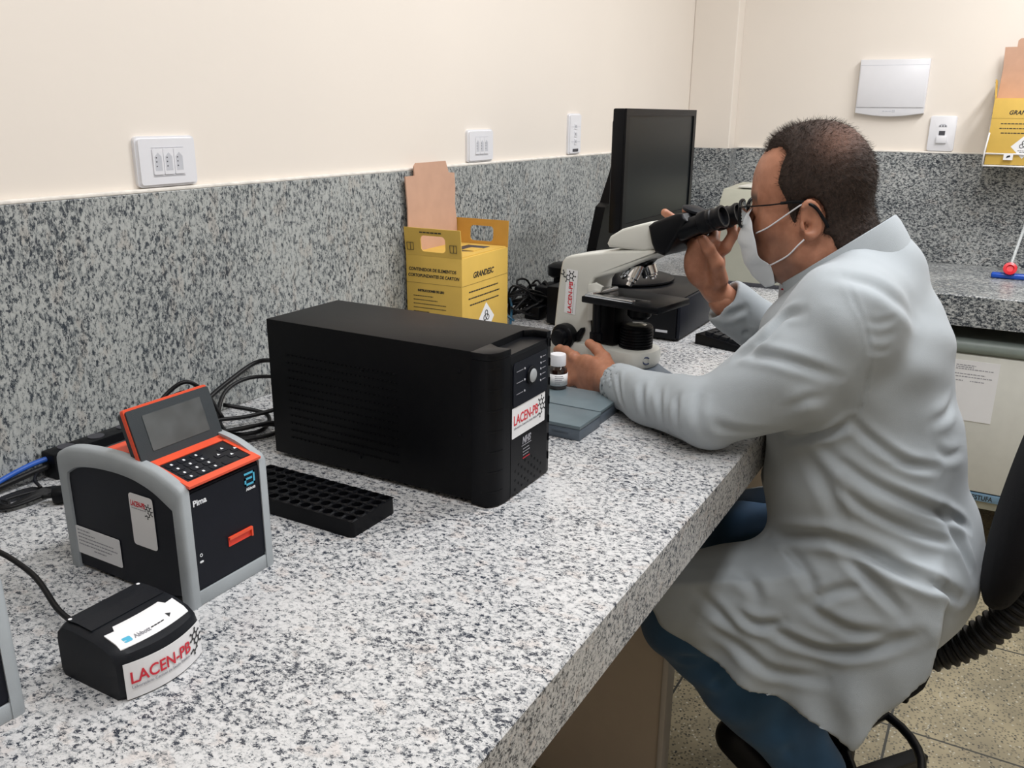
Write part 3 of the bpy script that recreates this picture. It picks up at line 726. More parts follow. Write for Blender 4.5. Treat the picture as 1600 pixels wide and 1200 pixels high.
    for k in range(3):
        a0 = math.radians(90 + 120 * k); cx, cy = .108 + .0075 * math.cos(a0), .066 + .0075 * math.sin(a0)
        tube(bm, [rf.p(cx + .006 * math.cos(a0 + a), cy + .006 * math.sin(a0 + a), .0005) for a in [math.radians(q) for q in range(-140, 141, 28)]], .0011, 5, 1)
    tube(bm, [rf.p(.108 + .0045 * math.cos(a), .066 + .0045 * math.sin(a), .0005) for a in [math.radians(q) for q in range(0, 360, 30)]], .0007, 5, 1, closed=True)
    flines(bm, rf, [(.092, .124, .046), (.098, .118, .041)], .0005, .0018); obj('hazard_symbol', bm, 'ink', hz)
    bm = B(); lf2 = Fr((-.0003 - .004, Dd, Hh), (0, -1, 0), (math.sin(math.radians(-6)), 0, math.cos(math.radians(-6))))
    return t
sharps('yellow cardboard sharps box with raised kraft lid standing on the worktop behind the power unit', (1.594, -0.170, CT), math.radians(2))
tb = sharps('yellow cardboard sharps box hanging in a white wire holder on the far wall', (3.455, -1.085, CT + 0.365), math.radians(-90), hanging=True)
t = thing('wire_holder', 'white wire wall holder carrying the far yellow sharps box', 'holder', (3.455, -1.085, CT + 0.365))
bm = B(); m_ = Matrix.Rotation(math.radians(-90), 4, 'Z')
for z in (-.004, .036): tube(bm, [m_ @ Vector(p) for p in ((-.005, .162, z), (-.005, -.005, z), (.220, -.005, z), (.220, .162, z))], .0028, 8, 1)
for x in (-.005, .22): tube(bm, [m_ @ Vector(p) for p in ((x, -.005, -.004), (x, -.005, .04), (x + (.006 if x < 0 else -.006), -.004, .10), (x, .162, .16))], .0028, 8, 1)
for x in (.03, .11, .19): tube(bm, [m_ @ Vector(p) for p in ((x, -.005, -.004), (x, .162, -.004))], .0028, 8, 1)
obj('wire_frame', bm, 'wire', t, smooth=True)
bm = B(); bmesh.ops.create_cube(bm, size=1); bmesh.ops.transform(bm, matrix=m_ @ Matrix.Translation((.068, -.0095, .028)) @ Matrix.Diagonal((.028, .003, .022, 1)), verts=bm.verts); tg = obj('holder_tag', bm, 'paper', t)
bm = B(); fr = Fr(m_ @ Vector((.058, -.0112, .020)), m_ @ Vector((1, 0, 0)), (0, 0, 1)); fpoly(bm, fr, [(.004, .003), (.016, .007), (.015, .013), (.006, .010)], 0, .0003); obj('tag_print', bm, 'ink', tg)

# ---------------------------------------------------------------- grey slide cases
def slide_case(x, x1, y, y1, h, label):
    t = thing('slide_case', label, 'case', (x, y, CT), group='grey slide cases')
    w = x1 - x; d = y1 - y
    box_o('tray', 'slated', t, 0, w, 0, d, 0, h - .006, bev=.0015)
    box_o('cover', 'slate', t, -.001, w + .001, -.001, d, h - .0062, h, bev=.0012)
    box_o('finger_grip', 'slated', t, -.002, .001, .020, .050, h * .45, h * .6, bev=.0006)
    return t
slide_case(1.228, 1.311, -0.634, -0.460, .0265, 'slate grey flat slide case beside the power unit, the nearer of two')
slide_case(1.317, 1.416, -0.630, -0.470, .0265, 'slate grey flat slide case under the man\'s left hand and brown bottle')
# ---------------------------------------------------------------- bottle
t = thing('reagent_bottle', 'small dark brown glass bottle with white cap and label before the hand', 'bottle', (1.400, -0.506, CT + .0265))
bm = B(); lathe(bm, [(.0155, 0), (.0175, .0015), (.0180, .004), (.0180, .034), (.0172, .038), (.0140, .0425), (.0125, .046)], 32); obj('glass', bm, 'amber', t, smooth='auto')
bm = B(); lathe(bm, [(.0148, .0445), (.0150, .046), (.0150, .063), (.0140, .0655)], 40); obj('cap', bm, 'white', t, smooth='auto')
bm = B(); rings = []
for z in (.008, .030):
    rings.append([Vector((.0182 * math.cos(a), .0182 * math.sin(a), z)) for a in [math.radians(q) for q in range(115, 330, 9)]])
loft(bm, rings, closed=False, cap=False)
lb = obj('label', bm, 'paper', t, smooth=True); so_ = lb.modifiers.new('thickness', 'SOLIDIFY'); so_.thickness = .0004; so_.offset = 1
bm = B()
for j, (a0, a1, z) in enumerate(((190, 240, .026), (190, 250, .0225), (190, 236, .019), (190, 246, .0155), (190, 225, .012))):
    loft(bm, [[Vector((.0188 * math.cos(math.radians(a)), .0188 * math.sin(math.radians(a)), zz)) for a in range(a0, a1, 6)] for zz in (z, z + .0011)], closed=False, cap=False)
obj('small_print', bm, 'greyink', lb)

# ---------------------------------------------------------------- monitor, computer, keyboard, instrument
t = thing('monitor', 'black flat screen monitor standing switched off on the desktop computer', 'monitor', (2.215, -0.375, CT + 0.101))
Z_ = -0.101
bm = B(); box(bm, -.262, .240, -.012, .018, .243 + Z_, .530 + Z_, bev=.004); box(bm, -.22, .18, .018, .040, .27 + Z_, .51 + Z_, bev=.012, seg=3); obj('housing', bm, 'blackp', t, smooth='auto')
bm = B(); fr = Fr((0, -.012, Z_), (1, 0, 0), (0, 0, 1))
fpoly(bm, fr, [(-.262, .514), (.240, .514), (.240, .530), (-.262, .530)], 0, .005); fpoly(bm, fr, [(-.262, .243), (.240, .243), (.240, .265), (-.262, .265)], 0, .005)
fpoly(bm, fr, [(-.262, .265), (-.241, .265), (-.241, .514), (-.262, .514)], 0, .005); fpoly(bm, fr, [(.221, .265), (.240, .265), (.240, .514), (.221, .514)], 0, .005); obj('bezel', bm, 'blackp', t)
bm = B(); fpoly(bm, fr, [(-.241, .265), (.221, .265), (.221, .514), (-.241, .514)], 0, .0015); obj('screen', bm, 'screen', t)
bm = B(); rings = []
for z, w_, y_ in ((.0, .085, .125), (.10, .080, .11), (.19, .075, .095), (.20, .060, .09), (.27, .055, .07), (.34, .05, .056)):
    rings.append([Vector((-w_ - .07, y_ - .016, z)), Vector((w_ - .07, y_ - .016, z)), Vector((w_ * .9 - .07, y_ + .014, z)), Vector((-w_ * .9 - .07, y_ + .014, z))])
loft(bm, rings); bmesh.ops.recalc_face_normals(bm, faces=bm.faces); obj('stand_column', bm, 'blackp', t, smooth='auto')
bm = B(); lathe(bm, [(.122, 0), (.128, .003), (.128, .007), (.11, .012), (.05, .016)], 48, Matrix.Translation((-.07, .045, 0))); obj('stand_base', bm, 'blackp', t, smooth='auto')
t = thing('desktop_computer', 'flat black desktop computer lying under the monitor', 'computer', (1.943, -0.545, CT))
box_o('case', 'blackp', t, 0, .330, 0, .345, .004, .100, bev=.003)
box_o('front_panel', 'navyp', t, .004, .326, -.008, 0, .006, .098, bev=.002)
bm = B(); fr = Fr((-.0005, .33, 0), (0, -1, 0), (0, 0, 1)); fquad(bm, fr, .28, .31, .02, .026, .0004); obj('badge', bm, 'greyslot', t)
t = thing('keyboard', 'black keyboard half hidden under the man\'s raised sleeve', 'keyboard', (1.915, -0.735, CT), math.radians(-15))
bm = B(); prism(bm, [(0, 0), (.150, 0), (.150, .024), (.140, .026), (0, .012)], 0, 0, .44, bev=.002); obj('case', bm, 'blackp', t, smooth='auto')
kb = B(); sl = Fr((0.008, .004, .0125), (1, 0, 0), (0, .14, .014))
for r in range(6):
    for c in range(22):
        fpoly(kb, sl, rounded(.0165, .0165, .002, 2, c * .0193, r * .0215 + .002), 0, .008)
obj('keys', kb, 'darkg', t)
t = thing('benchtop_instrument', 'pale grey green metal instrument case standing in the far corner', 'instrument', (2.745, -0.69, CT))
bm = B(); prism(bm, [(0, .012), (0, .236), (.004, .240), (.050, .243), (.058, .262), (.085, .292), (.30, .300), (.30, .012)], 1, 0, .315, bev=.003); obj('case', bm, 'beige', t, smooth='auto')
box_o('base_plinth', 'slot', t, -.002, .298, .004, .311, 0, .0125, bev=.001)
box_o('top_hatch', 'cream', t, .09, .25, .05, .27, .296, .302, bev=.002)

# ---------------------------------------------------------------- oven under the far worktop
t = thing('drying_oven', 'pale beige oven with grey green top rail under the far worktop', 'oven', (3.0, -1.72, 0.0))
box_o('cabinet', 'beige', t, .010, .52, 0, .86, .20, .715, bev=.006)
bm = B(); tube(bm, [(.012, 0.0, .735), (.012, .86, .735)], .0235, 16, 1); box(bm, .012, .52, 0, .86, .715, .757); obj('top_rail', bm, 'green', t, smooth='auto')
box_o('door', 'cream', t, -.002, .010, .02, .84, .262, .708, bev=.003)
box_o('name_strip', 'bluelabel', t, -.003, .010, .02, .84, .232, .258, bev=.001)
fr = Fr((-.0032, 0, 0), (0, -1, 0), (0, 0, 1))
text('name_lettering', 'ESTUFA', fr, -.500, .237, .0, .022, 'ink', t, squeeze=.8, bold=.0004)
for x in (.03, .46):
    for y in (.04, .78): box_o('leg', 'slot', t, x, x + .03, y, y + .03, 0, .20, bev=.001)
tag(box_o('notice_sheet', 'paper', None, 2.9965, 2.9975, -1.236, -1.050, CT - .405, CT - .21, bev=0), 'white printed sheet taped on the oven door behind the man', 'paper')
ns = bpy.data.objects['notice_sheet']
fr = Fr((2.9964, -1.050, CT - .405), (0, -1, 0), (0, 0, 1))
bm = B(); flines(bm, fr, [(.065, .12, .178), (.065, .115, .172), (.065, .17, .166), (.012, .15, .150), (.012, .17, .141), (.02, .04, .128), (.07, .09, .128), (.11, .15, .128)], .0003, .0028); obj('sheet_print', bm, 'greyink', ns)
# bench legs / dark gap: board closing the far run
t = thing('squeegee', 'blue hand squeegee with red knob lying on the far worktop', 'squeegee', (3.36, -1.215, CT))
bm = B(); box(bm, -.018, .018, -.052, .052, 0, .018, bev=.006, seg=3); obj('blade_holder', bm, 'blueplastic', t, smooth='auto')
bm = B(); lathe(bm, [(.010, 0), (.016, .006), (.021, .012), (.021, .018), (.012, .020), (.010, .014)], 24, axis_mtx((-.004, 0, .030), (-.6, -.05, .30))); obj('knob', bm, 'redplastic', t, smooth='auto')
bm = B(); tube(bm, [(.006, 0, .03), (.07, -.012, .10), (.17, -.03, .20)], .005, 10, 3); obj('handle', bm, 'clear', t, smooth=True)

# ---------------------------------------------------------------- cables
def cable(pts, r, m, label, name='power_cable', group=None, extra=None):
    bm = B(); tube(bm, [(x, y, z + CT) for x, y, z in pts], r, 8, 6)
    if extra:
        for e in extra: tube(bm, [(x, y, z + CT) for x, y, z in e], r, 8, 6)
    o = obj(name, bm, m, None, smooth=True); return tag(o, label, 'cable', group)
cable([(.33, -.20, .004), (.38, -.205, .012), (.43, -.225, .04), (.465, -.265, .055), (.478, -.33, .035), (.462, -.40, .018), (.452, -.46, .02), (.452, -.474, .022)], .0032, 'cable', 'thin black cable running into the back of the small printer')
# loops hanging out of the power unit
cable([(1.03, -.235, .075), (1.10, -.12, .085), (1.12, -.03, .075), (1.05, -.025, .055), (.98, -.03, .03), (.93, -.05, .012), (.90, -.10, .008)], .0042, 'cable', 'thick black cord arching from the back of the power unit against the upstand')
cable([(1.03, -.237, .05), (1.10, -.15, .06), (1.08, -.06, .06), (1.02, -.05, .05), (.97, -.08, .02), (.95, -.13, .006), (.99, -.16, .006), (1.04, -.12, .012), (1.0, -.06, .03)], .0036, 'cable', 'black cord looped twice beside the back of the power unit')
cable([(1.02, -.236, .04), (1.07, -.17, .03), (1.01, -.11, .015), (.95, -.09, .02), (.92, -.12, .01), (.96, -.18, .006), (1.00, -.19, .008), (1.0, -.165, .014), (.94, -.13, .014), (.88, -.10, .012)], .0036, 'cable', 'black cord folded into a flat bundle behind the tilted screen',
      extra=[[(.90, -.11, .020), (.95, -.145, .016), (1.0, -.172, .018), (1.012, -.19, .010), (.97, -.185, .006), (.90, -.14, .006)]])
cable([(.86, -.04, .04), (.90, -.045, .075), (.93, -.06, .09), (.96, -.07, .06), (.97, -.09, .02)], .0036, 'cable', 'short black cord arching behind the tilted orange screen', extra=[[(.85, -.055, .04), (.89, -.06, .07), (.915, -.075, .078), (.94, -.085, .05), (.955, -.10, .01)]])
t = thing('power_strip', 'black power strip lying against the upstand behind the analyser', 'power strip', (0.693, -0.050, CT))
box_o('body', 'blackp', t, 0, .215, 0, .032, 0, .040, bev=.003)
bm = B()
for k in range(4): lathe(bm, [(.012, 0), (.012, .0012), (.010, .0012)], 20, Matrix.Translation((.03 + k * .050, .016, .040)))
obj('outlet', bm, 'slot', t)
cable([(.693, -.034, .020), (.66, -.03, .016), (.60, -.028, .010), (.50, -.03, .007), (.40, -.035, .006)], .0048, 'cable', 'black lead leaving the power strip along the upstand at the left', )
cable([(.697, -.03, .030), (.67, -.024, .026), (.63, -.024, .019), (.59, -.03, .010), (.50, -.045, .004), (.40, -.05, .004)], .0042, 'bluecable', 'bright blue network cable above the black lead at the left', name='network_cable')
# tied bundle with ferrite bead
t = thing('tied_cable', 'tied bundle of thin black cable with a round ferrite bead, left of the analyser', 'cable', (0.625, -0.095, CT))
bm = B()
for k in range(6):
    o = .003 * k; tube(bm, [(-.038 + o, .016, .006 + .002 * (k % 3)), (-.02, .028 + o * .6, .008), (.022, .022 + o, .007), (.042 - o, .008, .008), (.02, -.004 + o * .6, .009 + .001 * k), (-.022, .0 + o * .5, .007)], .0024, 6, 5, closed=True)
tube(bm, [(.026, .018, .012), (.035, .045, .014), (.055, .065, .016)], .0026, 6, 5)
tube(bm, [(.01, -.01, .01), (.022, -.030, .012), (.034, -.030, .010), (.060, -.05, .010), (.10, -.075, .012)], .0028, 6, 5)
obj('coil', bm, 'cable', t, smooth=True)
bm = B(); lathe(bm, [(.004, -.013), (.0115, -.011), (.0125, -.005), (.0125, .005), (.0115, .011), (.004, .013)], 20, axis_mtx((.026, -.030, .0126), (.05, -.05, .0126))); obj('ferrite_bead', bm, 'blackp', t, smooth='auto')
# tangle behind the microscope
t = thing('cable_tangle', 'black tangle of cables with plugs heaped behind the microscope', 'cable', (2.02, -0.11, CT))
rnd = random.Random(11)
for k in range(9):
    bm = B(); pts = []
    a0 = rnd.uniform(0, 6.28); r0 = rnd.uniform(.03, .075)
    for j in range(9):
        a = a0 + j * .95; r = r0 * rnd.uniform(.7, 1.2)
        pts.append((r * math.cos(a) * 1.5, r * math.sin(a) * .75, .012 + .085 * abs(math.sin(a * .5 + k)) * rnd.uniform(.3, 1)))
    tube(bm, pts, rnd.choice((.0028, .0036, .0042)), 7, 6); obj('cable_loop', bm, 'cable', t, smooth=True)
bm = B(); box(bm, .02, .11, -.05, .0, .0, .075, bev=.006); box(bm, .13, .21, -.06, .0, .0, .085, bev=.008); box(bm, -.05, -.005, -.055, -.01, 0, .035, bev=.005); obj('adapter_block', bm, 'blackp', t, smooth='auto')
bm = B(); lathe(bm, [(.036, 0), (.044, .006), (.044, .030), (.030, .038)], 28, Matrix.Translation((.14, -.03, .085))); obj('round_plug', bm, 'blackp', t, smooth='auto')
cable([(1.90, -.13, .01), (1.89, -.07, .05), (1.93, -.05, .09), (1.955, -.04, .15), (1.96, -.04, .10), (1.95, -.09, .05), (1.90, -.12, .012), (1.86, -.14, .006)], .0032, 'tealcable', 'blue cable looping up against the upstand beside the sharps box', name='network_cable',
      extra=[[(1.955, -.04, .15), (1.945, -.05, .11), (1.92, -.08, .06), (1.885, -.11, .02)]])
cable([(2.20, -.22, .115), (2.26, -.26, .125), (2.32, -.30, .115), (2.36, -.33, .06)], .0028, 'cable', 'thin black cord crossing the top of the computer behind the monitor foot')

# ---------------------------------------------------------------- signed-distance modelling (for the person)
def _v(p): return np.array(p, dtype=np.float32)
def sd_cap(P, a, b, ra, rb):
    a = _v(a); b = _v(b); ab = b - a
    t = np.clip(((P - a) @ ab) / float(ab @ ab), 0, 1)
    return np.linalg.norm(P - a - t[..., None] * ab, axis=-1) - (ra + (rb - ra) * t)
def sd_ell(P, c, r, rot=None):
    q = P - _v(c)
    if rot is not None: q = q @ rot
    r = _v(r); k0 = np.linalg.norm(q / r, axis=-1); k1 = np.linalg.norm(q / (r * r), axis=-1)
    return k0 * (k0 - 1.0) / np.maximum(k1, 1e-6)
def smin(a, b, k):
    h = np.clip(0.5 + 0.5 * (b - a) / k, 0, 1)
    return b * (1 - h) + a * h - k * h * (1 - h)
def smax(a, b, k): return -smin(-a, -b, k)
def chain(P, pts, k=0.006):
    d = None
    for (a, ra), (b, rb) in zip(pts[:-1], pts[1:]):
        e = sd_cap(P, a, b, ra, rb); d = e if d is None else smin(d, e, k)
    return d
def rotm(x=0, y=0, z=0):
    return np.array(Euler((math.radians(x), math.radians(y), math.radians(z))).to_matrix(), dtype=np.float32)
def surfnet(f, lo, hi, h):
    lo = np.array(lo, dtype=np.float32); hi = np.array(hi, dtype=np.float32)
    n = np.ceil((hi - lo) / h / 4).astype(int) * 4 + 1
    # coarse pass, then only the cells near the surface at full resolution
    nc = (n - 1) // 4 + 1
    gc = np.stack(np.meshgrid(*[lo[i] + np.arange(nc[i]) * h * 4 for i in range(3)], indexing='ij'), -1).astype(np.float32)
    Fc = f(gc.reshape(-1, 3)).reshape(nc)
    near = np.abs(Fc) < h * 4 * 1.9
    cellmask = np.zeros(nc - 1, bool)
    for i in (0, 1):
        for j in (0, 1):
            for k in (0, 1): cellmask |= near[i:nc[0] - 1 + i, j:nc[1] - 1 + j, k:nc[2] - 1 + k]
    F = np.repeat(np.repeat(np.repeat(Fc[:-1, :-1, :-1], 4, 0), 4, 1), 4, 2)
    F = np.pad(F, ((0, 1), (0, 1), (0, 1)), mode='edge')
    m = np.repeat(np.repeat(np.repeat(cellmask, 4, 0), 4, 1), 4, 2); m = np.pad(m, ((0, 1), (0, 1), (0, 1)), mode='edge')
    m2 = m.copy(); m2[1:] |= m[:-1]; m2[:, 1:] |= m2[:, :-1]; m2[:, :, 1:] |= m2[:, :, :-1]
    idx = np.argwhere(m2); P = (lo + idx * h).astype(np.float32)
    out = np.empty(len(P), np.float32)
    for s in range(0, len(P), 400000): out[s:s + 400000] = f(P[s:s + 400000])
    F[m2] = out
    S = F < 0
    nx, ny, nz = F.shape
    acc = np.zeros((nx - 1, ny - 1, nz - 1, 3), np.float32); cnt = np.zeros((nx - 1, ny - 1, nz - 1), np.float32)
    sl = lambda o, N_: slice(o, N_ - 1 + o)
    corners = [(i, j, k) for i in (0, 1) for j in (0, 1) for k in (0, 1)]
    for a in corners:
        for ax in range(3):
            if a[ax] == 0:
                b = list(a); b[ax] = 1
                Fa = F[sl(a[0], nx), sl(a[1], ny), sl(a[2], nz)]; Fb = F[sl(b[0], nx), sl(b[1], ny), sl(b[2], nz)]
                cr = (Fa < 0) != (Fb < 0)
                t = np.where(cr, Fa / np.where(cr, Fa - Fb, 1), 0)
                for q in range(3):
                    acc[..., q] += np.where(cr, a[q] + (t if q == ax else 0), 0)
                cnt += cr
    act = cnt > 0
    vid = -np.ones(act.shape, int); vid[act] = np.arange(act.sum())
    ci = np.argwhere(act)
    V = lo + (ci + acc[act] / cnt[act][:, None]) * h
    quads = []
    for ax in range(3):
        sa = [slice(None)] * 3; sb = [slice(None)] * 3; sa[ax] = slice(0, -1); sb[ax] = slice(1, None)
        A = S[tuple(sa)]; Bq = S[tuple(sb)]
        e = np.argwhere(A != Bq); o1, o2 = (ax + 1) % 3, (ax + 2) % 3
        ok = (e[:, o1] > 0) & (e[:, o2] > 0) & (e[:, o1] < F.shape[o1] - 1) & (e[:, o2] < F.shape[o2] - 1); e = e[ok]
        ins = A[tuple(e.T)]
        def g(d1, d2):
            q = e.copy(); q[:, o1] -= d1; q[:, o2] -= d2; return vid[tuple(q.T)]
        q = np.stack([g(1, 1), g(0, 1), g(0, 0), g(1, 0)], 1)
        q[~ins] = q[~ins][:, ::-1]; quads.append(q)
    Q = np.concatenate(quads); Q = Q[(Q >= 0).all(1)]
    return V, Q
def smooth_v(V, Q, it=2, lam=0.5):
    for _ in range(it):
        s = np.zeros_like(V); c = np.zeros(len(V), np.float32)
        for a, b in ((0, 1), (1, 2), (2, 3), (3, 0)):
            np.add.at(s, Q[:, a], V[Q[:, b]]); np.add.at(s, Q[:, b], V[Q[:, a]]); np.add.at(c, Q[:, a], 1); np.add.at(c, Q[:, b], 1)
        V = V + lam * (s / np.maximum(c, 1)[:, None] - V)
    return V
def normals_v(V, Q):
    n = np.cross(V[Q[:, 2]] - V[Q[:, 0]], V[Q[:, 3]] - V[Q[:, 1]]); N_ = np.zeros_like(V)
    for k in range(4): np.add.at(N_, Q[:, k], n)
    return N_ / np.maximum(np.linalg.norm(N_, axis=1, keepdims=True), 1e-9)
def vq_mesh(name, parts, m, parent):
    Vs = []; Qs = []; o = 0
    for V, Q in parts: Vs.append(V); Qs.append(Q + o); o += len(V)
    V = np.concatenate(Vs); Q = np.concatenate(Qs)
    me = bpy.data.meshes.new(name); me.vertices.add(len(V)); me.vertices.foreach_set('co', V.astype(np.float32).ravel())
    me.loops.add(Q.size); me.loops.foreach_set('vertex_index', Q.astype(np.int32).ravel())
    me.polygons.add(len(Q)); me.polygons.foreach_set('loop_start', np.arange(0, Q.size, 4, dtype=np.int32))
    me.polygons.foreach_set('use_smooth', np.ones(len(Q), bool)); me.update(calc_edges=True); me.validate()
    me.materials.append(M[m] if isinstance(m, str) else m)
    o = bpy.data.objects.new(name, me); return link(o, parent)
def wave(P, f, ph=0.0): return np.sin(P @ _v(f) + ph)

# ---------------------------------------------------------------- microscope
MF = Vector((1.60, -0.63, CT))
t = thing('microscope', 'off white binocular microscope with black head and stage that the man looks into', 'microscope', MF, math.radians(-100))
def plan_ring(z, back, front, w, inset=0.0):
    pts = []
    for k in range(13):
        a = math.radians(-90 + 15 * k); pts.append(Vector((front - w * .75 + (w * .75 - inset) * math.cos(a) , (w - inset) * math.sin(a), z)))
    pts += [Vector((back + .012 + inset, (w - inset), z)), Vector((back + inset, (w - .012 - inset), z)), Vector((back + inset, -(w - .012 - inset), z)), Vector((back + .012 + inset, -(w - inset), z))]
    return pts
bm = B(); loft(bm, [plan_ring(.0, -.235, .036, .072), plan_ring(.006, -.235, .034, .070), plan_ring(.020, -.235, .008, .056), plan_ring(.034, -.235, -.014, .050)]); bmesh.ops.recalc_face_normals(bm, faces=bm.faces); obj('foot', bm, 'slated', t, smooth='auto')
bm = B(); loft(bm, [plan_ring(.034, -.24, -.012, .052), plan_ring(.040, -.24, -.008, .054), plan_ring(.058, -.24, -.006, .054), plan_ring(.066, -.24, -.009, .052), plan_ring(.069, -.24, -.014, .049, .004)]); bmesh.ops.recalc_face_normals(bm, faces=bm.faces); obj('base', bm, 'cream', t, smooth='auto')
arm = [(-.236, .04), (-.232, .10), (-.226, .16), (-.219, .215), (-.216, .228), (-.209, .237), (-.195, .243), (-.150, .252), (-.094, .262), (-.05, .268), (.0, .2735), (.016, .274), (.012, .268), (-.011, .256), (-.05, .236), (-.084, .219), (-.118, .209), (-.134, .203), (-.141, .192), (-.143, .17), (-.142, .117), (-.139, .09), (-.130, .072), (-.11, .06), (-.11, .045)]
bm = B(); prism(bm, arm, 1, -.040, .040, bev=.006, seg=3); obj('arm', bm, 'cream', t, smooth='auto')
bm = B(); prism(bm, [(-.145, .115), (-.145, .190), (-.128, .196), (-.11, .190), (-.118, .170), (-.128, .16), (-.128, .12)], 1, -.046, -.038, bev=.002); obj('arm_bracket', bm, 'cream', t, smooth='auto')
head = [(-.109, .275), (-.102, .290), (-.076, .306), (-.045, .316), (-.014, .325), (-.004, .322), (.006, .285), (.000, .276), (-.024, .268), (-.104, .268)]
bm = B(); prism(bm, head, 1, -.040, .040, bev=.006, seg=3); obj('head', bm, 'cream', t, smooth='auto')
bm = B(); lathe(bm, [(.030, .262), (.032, .266), (.032, .272), (.028, .276)], 32, Matrix.Translation((-.045, 0, 0))); obj('head_mount', bm, 'blackp', t, smooth='auto')
prb = [(-.012, .318), (-.002, .326), (.045, .345), (.058, .346), (.068, .334), (.034, .274), (.024, .266), (.006, .270), (-.003, .287)]
bm = B(); prism(bm, prb, 1, -.052, .052, bev=.007, seg=3); pr_ = obj('prism_housing', bm, 'blackp', t, smooth='auto')
bm = B(); lathe(bm, [(.022, 0), (.024, .002), (.024, .006), (.016, .009)], 28, axis_mtx((.056, 0, .345), (.07, 0, .40))); obj('spacing_dial', bm, 'darkg', pr_, smooth='auto')
ax = Vector((.93, 0, .36)).normalized()
for sy in (-1, 1):
    o = Vector((.045, sy * .031, .313))
    bm = B(); lathe(bm, [(.019, 0), (.020, .01), (.0175, .030), (.0165, .055), (.0165, .050)], 28, axis_mtx(o, o + ax)); tb_ = obj('eyepiece_tube', bm, 'blackp', t, smooth='auto')
    o2 = o + ax * .044
    bm = B(); lathe(bm, [(.0180, 0), (.0205, .002), (.0205, .016), (.0190, .018), (.0190, .021), (.0205, .023), (.0205, .028), (.0185, .030), (.0180, .038), (.0205, .044), (.0198, .048), (.0165, .048), (.0145, .041), (.002, .040)], 32, axis_mtx(o2, o2 + ax)); obj('eyepiece', bm, 'blackp', t, smooth='auto')
# nosepiece and objectives
bm = B(); lathe(bm, [(.022, 0), (.030, .004), (.031, .012), (.024, .020)], 32, axis_mtx((-.045, 0, .232), (-.062, 0, .262))); npz = obj('nosepiece', bm, 'blackp', t, smooth='auto')
for k, (dx, dy, ln) in enumerate(((.0, -.020, .044), (-.026, -.004, .040), (.022, .004, .028), (-.005, .022, .036))):
    a_ = Vector((-.048 + dx * .6, dy * .8, .236)); d_ = Vector((dx * 1.1 - .01, dy * 1.0, -.042)).normalized()
    bm = B(); lathe(bm, [(.0115, 0), (.0118, .002), (.0118, ln * .62), (.0095, ln * .68), (.0098, ln * .78), (.0065, ln * .86), (.006, ln)], 24, axis_mtx(a_, a_ + d_)); obj('objective_lens', bm, 'chrome', t, smooth='auto')
# stage
box_o('stage', 'blackp', t, -.138, .036, -.078, .046, .160, .173, bev=.0025)
box_o('stage_bracket', 'black', t, -.146, -.085, -.036, .036, .070, .160, bev=.006)
bm = B(); lathe(bm, [(.018, .128), (.024, .134), (.024, .150), (.020, .160)], 28, Matrix.Translation((-.05, 0, 0))); obj('condenser', bm, 'blackp', t, smooth='auto')
bm = B(); box(bm, -.13, -.02, -.078, -.066, .173, .179, bev=.0015); box(bm, -.13, -.115, -.07, .02, .173, .181, bev=.0015); prism(bm, [(-.10, -.066), (-.02, -.052), (-.0, -.048), (.0, -.044), (-.03, -.046), (-.10, -.050)], 2, .1735, .177); obj('slide_holder', bm, 'chrome', t, smooth='auto')
bm = B(); lathe(bm, [(.009, .10), (.009, .16)], 18, Matrix.Translation((-.11, -.062, 0))); lathe(bm, [(.013, .085), (.013, .10)], 20, Matrix.Translation((-.11, -.062, 0))); obj('stage_drive', bm, 'blackp', t, smooth='auto')
bm = B(); pf = [(.034, .066)]
for k in range(7): z = .069 + k * .0058; pf += [(.034, z), (.034, z + .0035), (.0318, z + .0042), (.0318, z + .0052)]
pf += [(.033, .111), (.031, .114), (.024, .115)]
lathe(bm, pf, 36, Matrix.Translation((-.055, 0, 0))); il = obj('illuminator', bm, 'blackp', t, smooth='auto')
bm = B(); lathe(bm, [(.021, .1148), (.014, .1172), (.004, .118)], 28, Matrix.Translation((-.055, 0, 0))); obj('lamp_glass', bm, mat('pale lens glass', (.5, .5, .42), .08, coat=1.0), il, smooth='auto')
for sy in (-1, 1):
    bm = B(); lathe(bm, [(.026, 0), (.027, .004), (.027, .020), (.024, .023), (.018, .024), (.017, .036), (.014, .038)], 36, axis_mtx((-.196, sy * .040, .076), (-.196, sy * .2, .076))); kn = obj('focus_knob', bm, 'blackp', t, smooth='auto')
    if sy < 0:
        bm = B(); prism(bm, [(-.172, .082), (-.156, .100), (-.150, .101), (-.149, .094), (-.160, .072), (-.168, .072)], 1, -.052, -.042, bev=.002); obj('lock_lever', bm, 'blackp', kn, smooth='auto')
sfm = Fr((-.178, -.0405, .122), (.045, 0, 1), (-1, 0, .045))
bm = B(); fpoly(bm, sfm, rounded(.092, .028, .001, 2), 0, .0003); s1 = obj('sticker', bm, 'paper', t)
tt = text('lettering', 'LACEN-PB', sfm, .001, .0105, .0003, .0135, 'red', s1, bold=.0003)
ww = max((v.co - sfm.p(.001, 0)).dot(sfm.r) for v in tt.data.vertices); k_ = .066 / ww; o0 = sfm.p(.001, 0)
for v in tt.data.vertices: v.co += sfm.r * ((v.co - o0).dot(sfm.r) * (k_ - 1))
bm = B(); molecule(bm, sfm, .079, .0155, .0052, .0003, 2.1); obj('logo', bm, 'ink', s1)
bm = B(); flines(bm, sfm, [(.003, .064, .0065)], .0005, .0009); obj('small_print', bm, 'greyink', s1)
bm = B(); cf = Fr((-.0125, -.0275, .052), (.75, .66, 0), (0, 0, 1))
